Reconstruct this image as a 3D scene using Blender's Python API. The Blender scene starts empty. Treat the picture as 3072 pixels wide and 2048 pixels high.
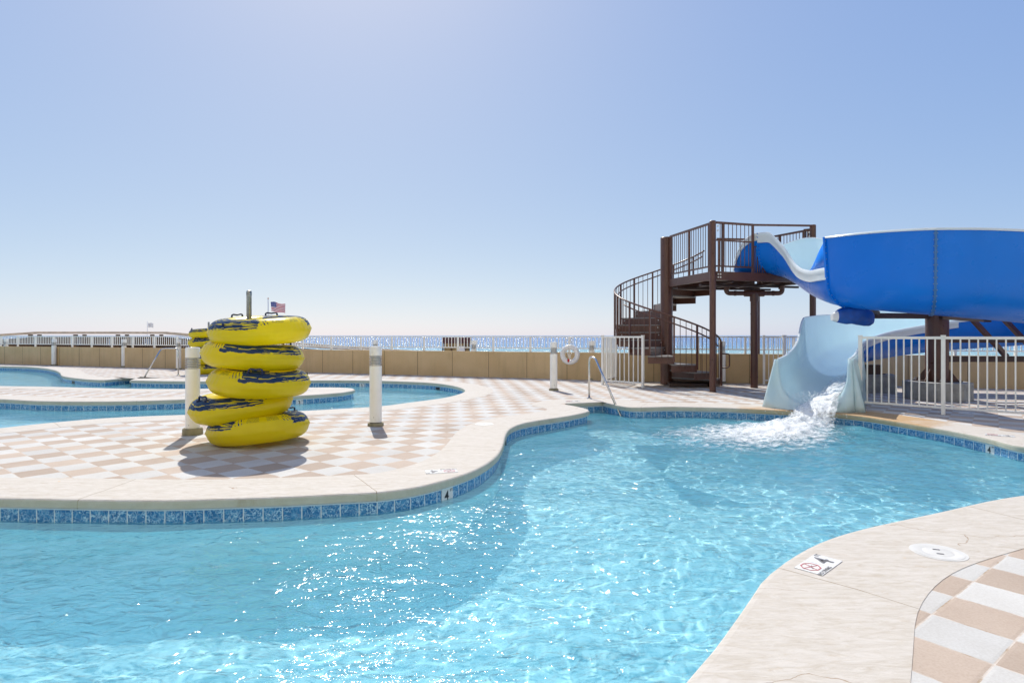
import bpy, math, random
from mathutils import Vector, noise, Matrix
from mathutils.geometry import tessellate_polygon
S = bpy.context.scene
R = math.radians
random.seed(7)

# ---------------------------------------------------------------- camera
HC = 1.306; F = 1778.0; HY = 1006.0
cam = bpy.data.cameras.new('camera'); co = bpy.data.objects.new('camera', cam); S.collection.objects.link(co); S.camera = co
co.location = (0, 0, HC); co.rotation_euler = (math.pi/2, 0, 0)
cam.sensor_width = 36; cam.lens = F/3072*36; cam.shift_y = -(1024-HY)/3072
cam.clip_start = .05; cam.clip_end = 40000

# ---------------------------------------------------------------- light
SUN_EL, SUN_AZ = R(47.5), R(-16.5)
w = bpy.data.worlds.new('World'); S.world = w; w.use_nodes = True
nt = w.node_tree
sky = nt.nodes.new('ShaderNodeTexSky'); sky.sky_type = 'NISHITA'; sky.sun_disc = False
sky.sun_elevation = SUN_EL; sky.sun_rotation = SUN_AZ
sky.altitude = 0; sky.air_density = .6; sky.dust_density = .6; sky.ozone_density = 3
SKY, EXPO = .085, .72
# the bright sky is compressed the way the photograph's exposure blend compresses it
sc_ = nt.nodes.new('ShaderNodeSeparateColor'); cc_ = nt.nodes.new('ShaderNodeCombineColor'); nt.links.new(sky.outputs[0], sc_.inputs[0])
for ch, (kk, gg) in enumerate(((1.05, .59), (.985, .47), (.935, .19))):
    a_ = nt.nodes.new('ShaderNodeMath'); a_.operation = 'MULTIPLY'; a_.inputs[1].default_value = SKY; nt.links.new(sc_.outputs[ch], a_.inputs[0])
    b_ = nt.nodes.new('ShaderNodeMath'); b_.operation = 'POWER'; b_.inputs[1].default_value = gg; nt.links.new(a_.outputs[0], b_.inputs[0])
    c_ = nt.nodes.new('ShaderNodeMath'); c_.operation = 'MULTIPLY'; c_.inputs[1].default_value = kk/2**EXPO/SKY; nt.links.new(b_.outputs[0], c_.inputs[0])
    nt.links.new(c_.outputs[0], cc_.inputs[ch])
nt.links.new(cc_.outputs[0], nt.nodes['Background'].inputs[0])
nt.nodes['Background'].inputs[1].default_value = SKY
sl = bpy.data.lights.new('sun', 'SUN'); so = bpy.data.objects.new('sun', sl); S.collection.objects.link(so)
sl.energy = 3.05; sl.angle = R(.5); sl.color = (1, .95, .86)
sd = Vector((math.sin(SUN_AZ)*math.cos(SUN_EL), math.cos(SUN_AZ)*math.cos(SUN_EL), math.sin(SUN_EL)))
so.rotation_euler = sd.to_track_quat('Z', 'Y').to_euler()
sl.cycles.is_caustics_light = True          # real sun caustics through the pool water
S.view_settings.view_transform = 'Standard'; S.view_settings.look = 'None'
S.view_settings.exposure = EXPO; S.view_settings.gamma = 1
S.cycles.max_bounces = 10; S.cycles.transmission_bounces = 6; S.cycles.transparent_max_bounces = 12
S.cycles.sample_clamp_indirect = 6; S.cycles.sample_clamp_direct = 0

# ---------------------------------------------------------------- helpers
def G(px, py, z=0.0):
    "point of the photograph on the level z"
    d = (HC-z)*F/(py-HY); return Vector(((px-1536)/F*d, d, z))
def AT(px, py, d):
    "point of the photograph at the distance d"
    return Vector(((px-1536)/F*d, d, HC-(py-HY)/F*d))
def link(o, parent=None):
    S.collection.objects.link(o)
    if parent: o.parent = parent
    return o
def tag(o, label=None, cat=None, group=None, kind=None):
    if label: o['label'] = label
    if cat: o['category'] = cat
    if group: o['group'] = group
    if kind: o['kind'] = kind
    return o
def thing(name, label, cat, loc=(0, 0, 0), group=None, rz=0):
    o = bpy.data.objects.new(name, None); o.empty_display_size = .2; link(o); o.location = loc; o.rotation_euler.z = rz
    return tag(o, label, cat, group)
def copy_tree(o, parent=None):
    c = o.copy(); link(c); c.parent = parent
    for ch in [x for x in S.objects if x.parent == o]: copy_tree(ch, c)
    return c
class M:
    def __init__(s): s.v = []; s.f = []; s.mi = []; s.uv = []; s.m = 0
    def add(s, vs, fs, uvs=None):
        b = len(s.v); s.v += [Vector(p) for p in vs]
        for k, f in enumerate(fs):
            s.f.append([b+i for i in f]); s.mi.append(s.m); s.uv.append(uvs[k] if uvs else None)
    def box(s, c, size, rz=0):
        x, y, z = [q/2 for q in size]; m = Matrix.Rotation(rz, 3, 'Z'); c = Vector(c)
        s.add([c+m@Vector((i*x, j*y, k*z)) for i in (-1, 1) for j in (-1, 1) for k in (-1, 1)],
              [(0, 1, 3, 2), (4, 6, 7, 5), (0, 4, 5, 1), (2, 3, 7, 6), (0, 2, 6, 4), (1, 5, 7, 3)])
    def bar(s, a, b, wd, h, up=(0, 0, 1)):
        "rectangular bar from a to b"
        a, b = Vector(a), Vector(b); d = (b-a).normalized(); u = Vector(up)
        if abs(d.dot(u)) > .99: u = Vector((0, 1, 0))
        sx = d.cross(u).normalized()*wd/2; sz = sx.cross(d).normalized()*h/2
        s.add([p+i*sx+j*sz for p in (a, b) for i, j in ((-1, -1), (1, -1), (1, 1), (-1, 1))],
              [(3, 2, 1, 0), (4, 5, 6, 7), (0, 1, 5, 4), (1, 2, 6, 5), (2, 3, 7, 6), (3, 0, 4, 7)])
    def tube(s, pts, r, n=12, cap=True, closed=False):
        pts = [Vector(p) for p in pts]; N = len(pts); vs = []; fs = []; prev = None
        rr = r if isinstance(r, (list, tuple)) else [r]*N
        for i, p in enumerate(pts):
            if closed: t = pts[(i+1) % N]-pts[i-1]
            else: t = pts[min(i+1, N-1)]-pts[max(i-1, 0)]
            t.normalize()
            if prev is None:
                u = Vector((0, 0, 1)) if abs(t.z) < .9 else Vector((1, 0, 0))
            else: u = prev
            a = t.cross(u).normalized(); b = a.cross(t).normalized(); prev = b
            for k in range(n):
                q = 2*math.pi*k/n; vs.append(p+(a*math.cos(q)+b*math.sin(q))*rr[i])
        for i in range(N if closed else N-1):
            j = (i+1) % N
            for k in range(n):
                k2 = (k+1) % n; fs.append((i*n+k, i*n+k2, j*n+k2, j*n+k))
        if cap and not closed:
            fs.append(tuple(range(n-1, -1, -1))); fs.append(tuple((N-1)*n+k for k in range(n)))
        s.add(vs, fs)
    def lathe(s, prof, c=(0, 0, 0), n=32):
        c = Vector(c); vs = []; fs = []
        for (r, z) in prof:
            for k in range(n):
                q = 2*math.pi*k/n; vs.append(c+Vector((r*math.cos(q), r*math.sin(q), z)))
        for i in range(len(prof)-1):
            for k in range(n):
                k2 = (k+1) % n; fs.append((i*n+k, i*n+k2, (i+1)*n+k2, (i+1)*n+k))
        if prof[0][0] > 1e-6: fs.append(tuple(range(n-1, -1, -1)))
        if prof[-1][0] > 1e-6: fs.append(tuple((len(prof)-1)*n+k for k in range(n)))
        s.add(vs, fs)
    def prism(s, pts, z0, z1):
        n = len(pts); vs = [Vector((p[0], p[1], z0)) for p in pts]+[Vector((p[0], p[1], z1)) for p in pts]
        s.add(vs, [tuple(range(n-1, -1, -1)), tuple(range(n, 2*n))]+[(i, (i+1) % n, n+(i+1) % n, n+i) for i in range(n)])
    def build(s, name, mat, parent=None, smooth=False, bevel=0, auto=None):
        me = bpy.data.meshes.new(name)
        off = Vector((0, 0, 0)); inv = None
        if parent:
            p = parent; mw = Matrix.Identity(4)
            chain = []
            while p: chain.append(p); p = p.parent
            for q in reversed(chain): mw = mw@Matrix.LocRotScale(q.location, q.rotation_euler, q.scale)
            inv = mw.inverted()
        vs = [inv@v for v in s.v] if inv else s.v
        me.from_pydata([tuple(v) for v in vs], [], s.f)
        mats = mat if isinstance(mat, (list, tuple)) else [mat]
        for m in mats: me.materials.append(m)
        if len(mats) > 1: me.polygons.foreach_set('material_index', s.mi)
        if any(u is not None for u in s.uv):
            ul = me.uv_layers.new(name='UVMap')
            for p, u in zip(me.polygons, s.uv):
                if u is not None:
                    for li, c in zip(p.loop_indices, u): ul.data[li].uv = c
        me.validate(); me.update()
        o = bpy.data.objects.new(name, me); link(o, parent)
        if smooth:
            me.polygons.foreach_set('use_smooth', [True]*len(me.polygons))
            if auto:
                me.set_sharp_from_angle(angle=R(auto))
        if bevel:
            b = o.modifiers.new('bevel', 'BEVEL'); b.width = bevel; b.segments = 2; b.limit_method = 'ANGLE'
        return o

class N:
    "tiny node-tree writer"
    def __init__(s, name):
        s.mat = bpy.data.materials.new(name); s.mat.use_nodes = True; s.t = s.mat.node_tree
        s.b = s.t.nodes['Principled BSDF']; s.out = s.t.nodes['Material Output']
    def n(s, typ, **kw):
        x = s.t.nodes.new(typ)
        for k, v in kw.items():
            if hasattr(x, k) and not k.startswith('i_'): setattr(x, k, v)
        return x
    def l(s, a, b): s.t.links.new(a, b)
    def val(s, x, sock):
        if hasattr(x, 'is_output') or isinstance(x, bpy.types.NodeSocket): s.l(x, sock)
        else: sock.default_value = x
    def math(s, op, a, b=0.0, c=None, clamp=False):
        x = s.n('ShaderNodeMath'); x.operation = op; x.use_clamp = clamp
        s.val(a, x.inputs[0]); s.val(b, x.inputs[1])
        if c is not None: s.val(c, x.inputs[2])
        return x.outputs[0]
    def pos(s, kind='Object'):
        return s.n('ShaderNodeTexCoord').outputs[kind]
    def map(s, v, sc=(1, 1, 1), rot=(0, 0, 0), loc=(0, 0, 0)):
        x = s.n('ShaderNodeMapping'); s.l(v, x.inputs[0]); x.inputs[1].default_value = loc; x.inputs[2].default_value = rot; x.inputs[3].default_value = sc
        return x.outputs[0]
    def noise(s, v, sc, det=4, rough=.55, dist=0):
        x = s.n('ShaderNodeTexNoise'); s.l(v, x.inputs['Vector']); x.inputs['Scale'].default_value = sc
        x.inputs['Detail'].default_value = det; x.inputs['Roughness'].default_value = rough; x.inputs['Distortion'].default_value = dist
        return x.outputs['Fac']
    def ramp(s, f, stops, interp='LINEAR'):
        x = s.n('ShaderNodeValToRGB'); x.color_ramp.interpolation = interp; s.l(f, x.inputs[0]); e = x.color_ramp.elements
        while len(e) < len(stops): e.new(.5)
        for k, (p, c) in enumerate(stops):
            e[k].position = p; e[k].color = (*c, 1) if len(c) == 3 else c
        return x.outputs[0]
    def mix(s, f, a, b, mode='MIX'):
        x = s.n('ShaderNodeMix'); x.data_type = 'RGBA'; x.blend_type = mode
        s.val(f, x.inputs[0])
        for q, i in ((a, 6), (b, 7)):
            if isinstance(q, tuple): x.inputs[i].default_value = (*q, 1)
            else: s.l(q, x.inputs[i])
        return x.outputs[2]
    def sep(s, v):
        x = s.n('ShaderNodeSeparateXYZ'); s.l(v, x.inputs[0]); return x.outputs
    def comb(s, a, b, c=0.0):
        x = s.n('ShaderNodeCombineXYZ'); s.val(a, x.inputs[0]); s.val(b, x.inputs[1]); s.val(c, x.inputs[2]); return x.outputs[0]
    def bump(s, h, st=.3, dist=.01, nrm=None):
        x = s.n('ShaderNodeBump'); s.l(h, x.inputs['Height']); x.inputs['Strength'].default_value = st; x.inputs['Distance'].default_value = dist
        if nrm is not None: s.l(nrm, x.inputs['Normal'])
        return x.outputs[0]
    def set(s, **kw):
        for k, v in kw.items():
            sock = s.b.inputs[k.replace('_', ' ')]
            if isinstance(v, tuple) and len(v) == 3: sock.default_value = (*v, 1)
            else: s.val(v, sock)
        return s
def paint(name, c, rough=.4, var=.06, sc=3, bump=0, metal=0, bsc=60, coat=0, dirt=None, spec=.5):
    m = N(name); p = m.pos()
    f = m.noise(p, sc, 5)
    lo = tuple(max(0, q*(1-var*2)) for q in c); hi = tuple(min(1, q*(1+var)) for q in c)
    col = m.ramp(f, [(.3, lo), (.7, hi)])
    if dirt:
        g = m.noise(m.map(p, (1, 1, .4)), sc*2.3, 6, .7)
        col = m.mix(m.ramp(g, [(.55, (0, 0, 0)), (.75, (.5, .5, .5))]), col, dirt)
    m.set(Base_Color=col, Roughness=rough, Metallic=metal, Coat_Weight=coat, Specular_IOR_Level=spec)
    m.l(m.ramp(m.noise(p, sc*4, 4), [(.3, (rough*.8,)*3), (.7, (min(1, rough*1.25),)*3)]), m.b.inputs['Roughness'])
    if bump: m.set(Normal=m.bump(m.noise(p, bsc, 4), bump, .004))
    return m.mat

# ---------------------------------------------------------------- materials
TILE = .3048
def mat_pavers():
    m = N('checker_pavers'); g = m.pos()
    def grid(p0, th):
        v = m.map(g, (1/TILE,)*3, (0, 0, 0), (0, 0, 0))
        q = m.n('ShaderNodeVectorMath'); q.operation = 'SUBTRACT'; m.l(g, q.inputs[0]); q.inputs[1].default_value = (p0[0], p0[1], 0)
        r = m.n('ShaderNodeVectorRotate'); r.rotation_type = 'Z_AXIS'; m.l(q.outputs[0], r.inputs[0]); r.inputs['Angle'].default_value = -th
        c = m.n('ShaderNodeVectorMath'); c.operation = 'SCALE'; m.l(r.outputs[0], c.inputs[0]); c.inputs['Scale'].default_value = 1/TILE
        return c.outputs[0]
    a = grid(A0, TH)
    b = grid(B0, TH2)
    # the right-hand terrace is laid to its own grid
    s = m.sep(g)
    sel = m.math('MULTIPLY', m.math('GREATER_THAN', s[0], .9), m.math('LESS_THAN', s[1], 6.4))
    mx = m.n('ShaderNodeMix'); mx.data_type = 'VECTOR'; m.l(sel, mx.inputs[0]); m.l(a, mx.inputs[4]); m.l(b, mx.inputs[5]); v = mx.outputs[1]
    q = m.sep(v)
    fl = [m.math('FLOOR', q[i]) for i in (0, 1)]; fr = [m.math('FRACT', q[i]) for i in (0, 1)]
    par = m.math('MODULO', m.math('ABSOLUTE', m.math('ADD', fl[0], fl[1])), 2)
    cell = m.comb(fl[0], fl[1])
    wn = m.n('ShaderNodeTexWhiteNoise'); wn.noise_dimensions = '2D'; m.l(cell, wn.inputs['Vector'])
    rnd = wn.outputs['Value']
    fine = m.noise(g, 90, 5, .7); big = m.noise(g, 2.2, 5, .6)
    streak = m.noise(m.map(g, (40, 6, 6)), 1, 5, .7)
    white = m.ramp(rnd, [(0, (.53, .53, .52)), (1, (.61, .61, .595))])
    tan = m.ramp(rnd, [(0, (.42, .345, .285)), (.5, (.475, .39, .325)), (1, (.53, .445, .375))])
    col = m.mix(par, white, tan)
    col = m.mix(1.0, col, m.ramp(big, [(.25, (.86, .84, .82)), (.7, (1, 1, 1))]), 'MULTIPLY')
    col = m.mix(1.0, col, m.ramp(fine, [(.25, (.86, .84, .82)), (.6, (1, 1, 1))]), 'MULTIPLY')
    col = m.mix(m.ramp(streak, [(.66, (0, 0, 0)), (.78, (.3, .3, .3))]), col, (.62, .55, .48))
    # joint mask
    ed = [m.math('MINIMUM', f, m.math('SUBTRACT', 1.0, f)) for f in fr]
    e = m.math('MINIMUM', ed[0], ed[1])
    jn = m.noise(g, 25, 3)
    e2 = m.math('ADD', e, m.math('MULTIPLY', m.math('SUBTRACT', jn, .5), .012))
    joint = m.math('LESS_THAN', e2, .013)
    jcol = m.ramp(m.noise(g, 6, 5, .7), [(.35, (.36, .27, .19)), (.6, (.58, .53, .48))])
    col = m.mix(joint, col, jcol)
    m.set(Base_Color=col, Roughness=.85, Specular_IOR_Level=.25)
    hgt = m.math('ADD', m.math('MULTIPLY', m.math('MINIMUM', m.math('MULTIPLY', e, 18), 1.0), 1.0), m.math('MULTIPLY', fine, .25))
    hgt = m.math('ADD', hgt, m.math('MULTIPLY', rnd, .3))
    m.set(Normal=m.bump(hgt, .5, .004))
    return m.mat
def mat_coping():
    m = N('stamped_concrete'); p = m.pos()
    st = m.noise(m.map(p, (1.2, 4.5, 2), (0, 0, .35)), 5, 8, .72, 1.2)
    col = m.ramp(st, [(.26, (.42, .36, .29)), (.42, (.49, .45, .395)), (.58, (.55, .515, .47)), (.8, (.60, .57, .53))])
    sp = m.noise(m.map(p, (1, 2.5, 1), (0, 0, .3)), 9, 7, .8, .6)
    col = m.mix(m.ramp(sp, [(.57, (0, 0, 0)), (.70, (.55, .55, .55))]), col, (.42, .33, .23))
    # hairline cracks and the stamped seams
    v = m.n('ShaderNodeTexVoronoi'); v.feature = 'DISTANCE_TO_EDGE'
    nz = m.n('ShaderNodeTexNoise'); m.l(p, nz.inputs['Vector']); nz.inputs['Scale'].default_value = 1.6; nz.inputs['Detail'].default_value = 5
    mm = m.n('ShaderNodeMix'); mm.data_type = 'VECTOR'; mm.inputs[0].default_value = .35; m.l(p, mm.inputs[4]); m.l(nz.outputs['Color'], mm.inputs[5])
    m.l(m.map(mm.outputs[1], (.7, 1.5, 1), (0, 0, .4)), v.inputs['Vector']); v.inputs['Scale'].default_value = 1.1
    crack = m.math('MULTIPLY', m.math('LESS_THAN', v.outputs['Distance'], .0022), m.math('GREATER_THAN', m.noise(p, 1.1, 3), .54))
    col = m.mix(m.math('MULTIPLY', crack, .75), col, (.3, .2, .12))
    spot = m.math('GREATER_THAN', m.noise(p, 11, 2), .77)
    col = m.mix(m.math('MULTIPLY', spot, .5), col, (.62, .40, .16))
    uv = m.n('ShaderNodeUVMap').outputs[0]; jx = m.math('FRACT', m.math('ADD', m.math('DIVIDE', m.sep(uv)[0], 2.35), m.math('MULTIPLY', m.noise(p, 3, 3), .012)))
    jt = m.math('LESS_THAN', jx, .0032)
    col = m.mix(m.math('MULTIPLY', jt, .8), col, (.22, .16, .09))
    dv = m.n('ShaderNodeVectorMath'); dv.operation = 'DISTANCE'; m.l(p, dv.inputs[0]); dv.inputs[1].default_value = (5.6, 9.95, 0)
    wet = m.math('SUBTRACT', 1.0, m.math('ADD', m.math('DIVIDE', dv.outputs['Value'], 1.75), m.math('MULTIPLY', m.math('SUBTRACT', m.noise(p, 2.5, 4), .5), .9)), clamp=True)
    wet = m.ramp(wet, [(.05, (0, 0, 0)), (.35, (.8, .8, .8))])
    col = m.mix(wet, col, (.42, .245, .085))
    # water-stained vertical edge
    gn = m.n('ShaderNodeNewGeometry'); nz_ = m.sep(gn.outputs['Normal'])[2]
    edge = m.math('SUBTRACT', 1.0, m.math('ABSOLUTE', nz_), clamp=True)
    stain = m.ramp(m.noise(m.map(p, (1, 1, .3)), 3, 5, .7), [(.35, (.50, .50, .36)), (.6, (.42, .42, .28)), (.72, (.30, .25, .12))])
    col = m.mix(m.math('MULTIPLY', m.math('GREATER_THAN', edge, .5), .55), col, stain)
    m.set(Base_Color=col, Roughness=.8, Specular_IOR_Level=.3)
    m.set(Normal=m.bump(m.math('ADD', m.noise(m.map(p, (1, 2.2, 1)), 14, 7, .7), m.math('MULTIPLY', m.math('MAXIMUM', crack, jt), -1.2)), .5, .008))
    return m.mat
def mat_tile():
    m = N('waterline_tile'); uv = m.n('ShaderNodeUVMap').outputs[0]; q = m.sep(uv); p = m.pos()
    fr = m.math('FRACT', q[0]); fl = m.math('FLOOR', q[0])
    wn = m.n('ShaderNodeTexWhiteNoise'); wn.noise_dimensions = '1D'; m.l(fl, wn.inputs['W'])
    off = m.comb(m.math('MULTIPLY', wn.outputs['Value'], 7), m.math('MULTIPLY', wn.outputs['Value'], 3.1))
    ad = m.n('ShaderNodeVectorMath'); ad.operation = 'ADD'; m.l(p, ad.inputs[0]); m.l(off, ad.inputs[1])
    n1 = m.noise(ad.outputs[0], 28, 6, .7, .6)
    v = m.n('ShaderNodeTexVoronoi'); v.feature = 'DISTANCE_TO_EDGE'; v.inputs['Scale'].default_value = 26
    nn = m.n('ShaderNodeTexNoise'); m.l(ad.outputs[0], nn.inputs['Vector']); nn.inputs['Scale'].default_value = 18
    mm = m.n('ShaderNodeMix'); mm.data_type = 'VECTOR'; mm.inputs[0].default_value = .12; m.l(ad.outputs[0], mm.inputs[4]); m.l(nn.outputs['Color'], mm.inputs[5]); m.l(mm.outputs[1], v.inputs['Vector'])
    col = m.ramp(n1, [(.3, (.010, .085, .25)), (.5, (.03, .19, .42)), (.68, (.12, .38, .60))])
    vein = m.math('LESS_THAN', v.outputs['Distance'], .05)
    col = m.mix(m.math('MULTIPLY', vein, m.ramp(m.noise(ad.outputs[0], 9, 2), [(.3, (.25,)*3), (.55, (.95,)*3)])), col, (.45, .68, .80))
    e = m.math('MINIMUM', fr, m.math('SUBTRACT', 1.0, fr))
    fy = m.math('FRACT', q[1]); e = m.math('MINIMUM', e, m.math('MINIMUM', fy, m.math('SUBTRACT', 1.0, fy)))
    col = m.mix(m.math('LESS_THAN', e, .03), col, (.62, .70, .72))
    m.set(Base_Color=col, Roughness=.25, Normal=m.bump(m.math('MINIMUM', m.math('MULTIPLY', e, 12), 1.0), .4, .003))
    return m.mat
def mat_plaster():
    m = N('pool_plaster'); p = m.pos()
    col = m.ramp(m.noise(p, 1.3, 5), [(.3, (.78, .87, .90)), (.7, (.83, .91, .93))])
    m.set(Base_Color=col, Roughness=.7); return m.mat
def mat_water(vol=True):
    m = N('pool_water'); m.t.nodes.remove(m.b); p = m.pos()
    rf = m.n('ShaderNodeBsdfRefraction'); rf.inputs['IOR'].default_value = 1.33; rf.inputs['Roughness'].default_value = 0
    rf.inputs['Color'].default_value = WTINT
    gl = m.n('ShaderNodeBsdfGlossy'); gl.inputs['Roughness'].default_value = .07
    h = m.math('ADD', m.noise(m.map(p, (1, 1.35, 1), (0, 0, .25)), 7.5, 2.6, .55, .9), m.math('MULTIPLY', m.noise(m.map(p, (1, 1.3, 1)), 19, 2, .5, .5), .20))
    h = m.math('ADD', h, m.math('MULTIPLY', m.noise(m.map(p, (1, 1.5, 1)), 2.4, 2, .5), 1.2))
    sx_ = m.sep(p)[0]
    h0 = h
    calm = m.math('ADD', .55, m.math('MULTIPLY', m.math('DIVIDE', m.math('ADD', sx_, 1.9), 1.6, clamp=True), .45))
    gust = m.ramp(m.noise(m.map(p, (1, 1.6, 1)), .9, 3, .5), [(.38, (.55,)*3), (.60, (1, 1, 1))])
    h = m.math('MULTIPLY', h, m.math('MULTIPLY', calm, gust))
    nb = m.bump(h, 1.0, .037)

    m.l(nb, gl.inputs['Normal'])
    fr = m.n('ShaderNodeFresnel'); fr.inputs['IOR'].default_value = 1.33; m.l(m.bump(h0, 1.0, .020), fr.inputs['Normal'])
    mx = m.n('ShaderNodeMixShader'); m.l(fr.outputs[0], mx.inputs[0]); m.l(rf.outputs[0], mx.inputs[1]); m.l(gl.outputs[0], mx.inputs[2])
    # fine bubbles and turbidity: part of the light is scattered back by the water body itself
    df = m.n('ShaderNodeBsdfDiffuse'); df.inputs[0].default_value = (.13, .71, .94, 1); m.l(m.bump(h0, 1.0, .07), df.inputs['Normal'])
    m2 = m.n('ShaderNodeMixShader'); m2.inputs[0].default_value = .28; m.l(rf.outputs[0], m2.inputs[1]); m.l(df.outputs[0], m2.inputs[2]); m.l(m2.outputs[0], mx.inputs[1])
    m.l(mx.outputs[0], m.out.inputs[0]); return m.mat
WTINT = (.80, .98, 1, 1)
def mat_sea():
    m = N('sea_water'); p = m.pos(); s = m.sep(p)
    sh = m.math('DIVIDE', m.math('SUBTRACT', s[1], 120.0), 500.0, clamp=True)
    wob = m.math('MULTIPLY', m.math('SUBTRACT', m.noise(m.map(p, (.01, .03, 1)), 1, 4), .5), .12)
    col = m.ramp(m.math('ADD', sh, wob), [(0, (.30, .52, .50)), (.10, (.10, .38, .46)), (.22, (.05, .24, .48)), (.7, (.035, .18, .44)), (1, (.035, .17, .42))])
    fo = m.noise(m.map(p, (.05, .5, 1)), 1, 6, .7)
    foam = m.math('MULTIPLY', m.math('GREATER_THAN', fo, .58), m.math('LESS_THAN', s[1], 205.0))
    col = m.mix(foam, col, (.75, .8, .8))
    m.set(Base_Color=col, Roughness=.16, IOR=1.33, Specular_IOR_Level=.2)
    m.l(m.math('ADD', m.math('MULTIPLY', foam, .6), .16), m.b.inputs['Roughness'])
    h = m.math('ADD', m.noise(m.map(p, (.35, 1.0, 1)), .35, 6, .65), m.math('MULTIPLY', m.noise(m.map(p, (.6, 1, 1)), 2.0, 4, .6), .3))
    m.set(Normal=m.bump(h, 1.0, 1.6))
    return m.mat
def mat_wall():
    m = N('tan_stucco'); p = m.pos()
    col = m.ramp(m.noise(p, 1.1, 6), [(.3, (.56, .40, .21)), (.7, (.64, .475, .27))])
    dr = m.noise(m.map(p, (3, 3, .3)), 1.3, 5, .7)
    col = m.mix(m.ramp(dr, [(.5, (0, 0, 0)), (.8, (.35,)*3)]), col, (.30, .23, .13))
    m.set(Base_Color=col, Roughness=.9, Specular_IOR_Level=.2, Normal=m.bump(m.noise(p, 120, 4, .7), .5, .004)); return m.mat
def mat_concrete():
    m = N('rough_concrete'); p = m.pos()
    col = m.ramp(m.noise(p, 5, 7, .65), [(.25, (.20, .20, .19)), (.55, (.33, .33, .31)), (.8, (.45, .44, .41))])
    m.set(Base_Color=col, Roughness=.9, Normal=m.bump(m.noise(p, 30, 7, .75), .7, .01)); return m.mat
def mat_sand():
    m = N('beach_sand'); p = m.pos()
    col = m.ramp(m.noise(p, .4, 6), [(.3, (.55, .49, .40)), (.7, (.66, .61, .53))])
    m.set(Base_Color=col, Roughness=.95, Normal=m.bump(m.noise(p, 3, 5), .4, .1)); return m.mat
def mat_tube():
    m = N('printed_vinyl'); uv = m.n('ShaderNodeUVMap').outputs[0]; q = m.sep(uv); U, V = q[0], q[1]   # u: turns round the ring, v: 0 outer seam .. .25 top .. .5 inner
    ang = m.math('MULTIPLY', U, 2*math.pi)
    P = m.comb(m.math('MULTIPLY', m.math('COSINE', ang), 1.0), m.math('SINE', ang), m.math('MULTIPLY', V, 2.2))
    n1 = m.noise(P, 5, 4, .6)
    u2 = m.math('FRACT', m.math('MULTIPLY', U, 2.0))                      # the print repeats twice round the ring
    du = m.math('ABSOLUTE', m.math('SUBTRACT', u2, .5))
    # how far down the side the print reaches
    lim = m.math('ADD', .050, m.math('MULTIPLY', m.math('SUBTRACT', n1, .5), .07))
    inside = m.math('MULTIPLY', m.math('GREATER_THAN', V, lim), m.math('LESS_THAN', V, .44))
    end = m.math('LESS_THAN', m.math('ADD', du, m.math('MULTIPLY', m.math('SUBTRACT', n1, .5), .1)), .30)
    body = m.math('MULTIPLY', inside, end)
    # yellow grain streaks running along the ring
    SP = m.comb(m.math('MULTIPLY', U, 11), m.math('MULTIPLY', V, 25), 0)
    g = m.noise(SP, 1.0, 1.5, .45, 1.6)
    streak = m.math('GREATER_THAN', g, .625)
    blue = m.math('MULTIPLY', body, m.math('SUBTRACT', 1.0, streak))
    # hatched dashes where the print fades out
    hat = m.math('MULTIPLY', m.math('GREATER_THAN', m.math('SINE', m.math('ADD', m.math('MULTIPLY', U, 560), m.math('MULTIPLY', V, 60))), .35),
                 m.math('GREATER_THAN', m.noise(m.comb(m.math('MULTIPLY', U, 60), m.math('MULTIPLY', V, 90)), 1, 1), .5))
    zone = m.math('MULTIPLY', m.math('MULTIPLY', m.math('GREATER_THAN', du, .28), m.math('LESS_THAN', du, .37)), m.math('MULTIPLY', m.math('GREATER_THAN', V, .09), m.math('LESS_THAN', V, .3)))
    blue = m.math('MAXIMUM', blue, m.math('MULTIPLY', hat, zone))
    # block of small print
    tz = m.math('MULTIPLY', m.math('MULTIPLY', m.math('GREATER_THAN', du, .395), m.math('LESS_THAN', du, .475)), m.math('MULTIPLY', m.math('GREATER_THAN', V, .115), m.math('LESS_THAN', V, .215)))
    tl = m.math('MULTIPLY', m.math('GREATER_THAN', m.math('SINE', m.math('MULTIPLY', V, 620)), -.1), m.math('GREATER_THAN', m.noise(m.comb(m.math('MULTIPLY', U, 420), m.math('MULTIPLY', V, 100)), 1, 1), .42))
    txt = m.math('MULTIPLY', tz, tl)
    yel = m.ramp(m.noise(P, 2, 3), [(.3, (.98, .82, .004)), (.7, (.99, .87, .010))])
    col = m.mix(blue, yel, (.012, .05, .19))
    col = m.mix(m.math('MULTIPLY', txt, .75), col, (.10, .16, .10))
    m.set(Base_Color=col, Roughness=.28, Coat_Weight=.25, Coat_Roughness=.15, Subsurface_Weight=.0)
    # welded seam ribs
    rib = m.math('MULTIPLY', m.math('SINE', m.math('MULTIPLY', U, 2*math.pi*46)), m.math('LESS_THAN', m.math('ABSOLUTE', m.math('SUBTRACT', V, .0)), .1))
    m.set(Normal=m.bump(m.math('ADD', rib, m.math('MULTIPLY', m.noise(P, 9, 3), 1.5)), .25, .006))
    # thin vinyl lets a little light through
    tr = m.n('ShaderNodeBsdfTranslucent'); m.l(col, tr.inputs[0]); mx = m.n('ShaderNodeMixShader'); mx.inputs[0].default_value = .5
    m.l(m.b.outputs[0], mx.inputs[1]); m.l(tr.outputs[0], mx.inputs[2]); m.l(mx.outputs[0], m.out.inputs[0])
    return m.mat
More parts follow.
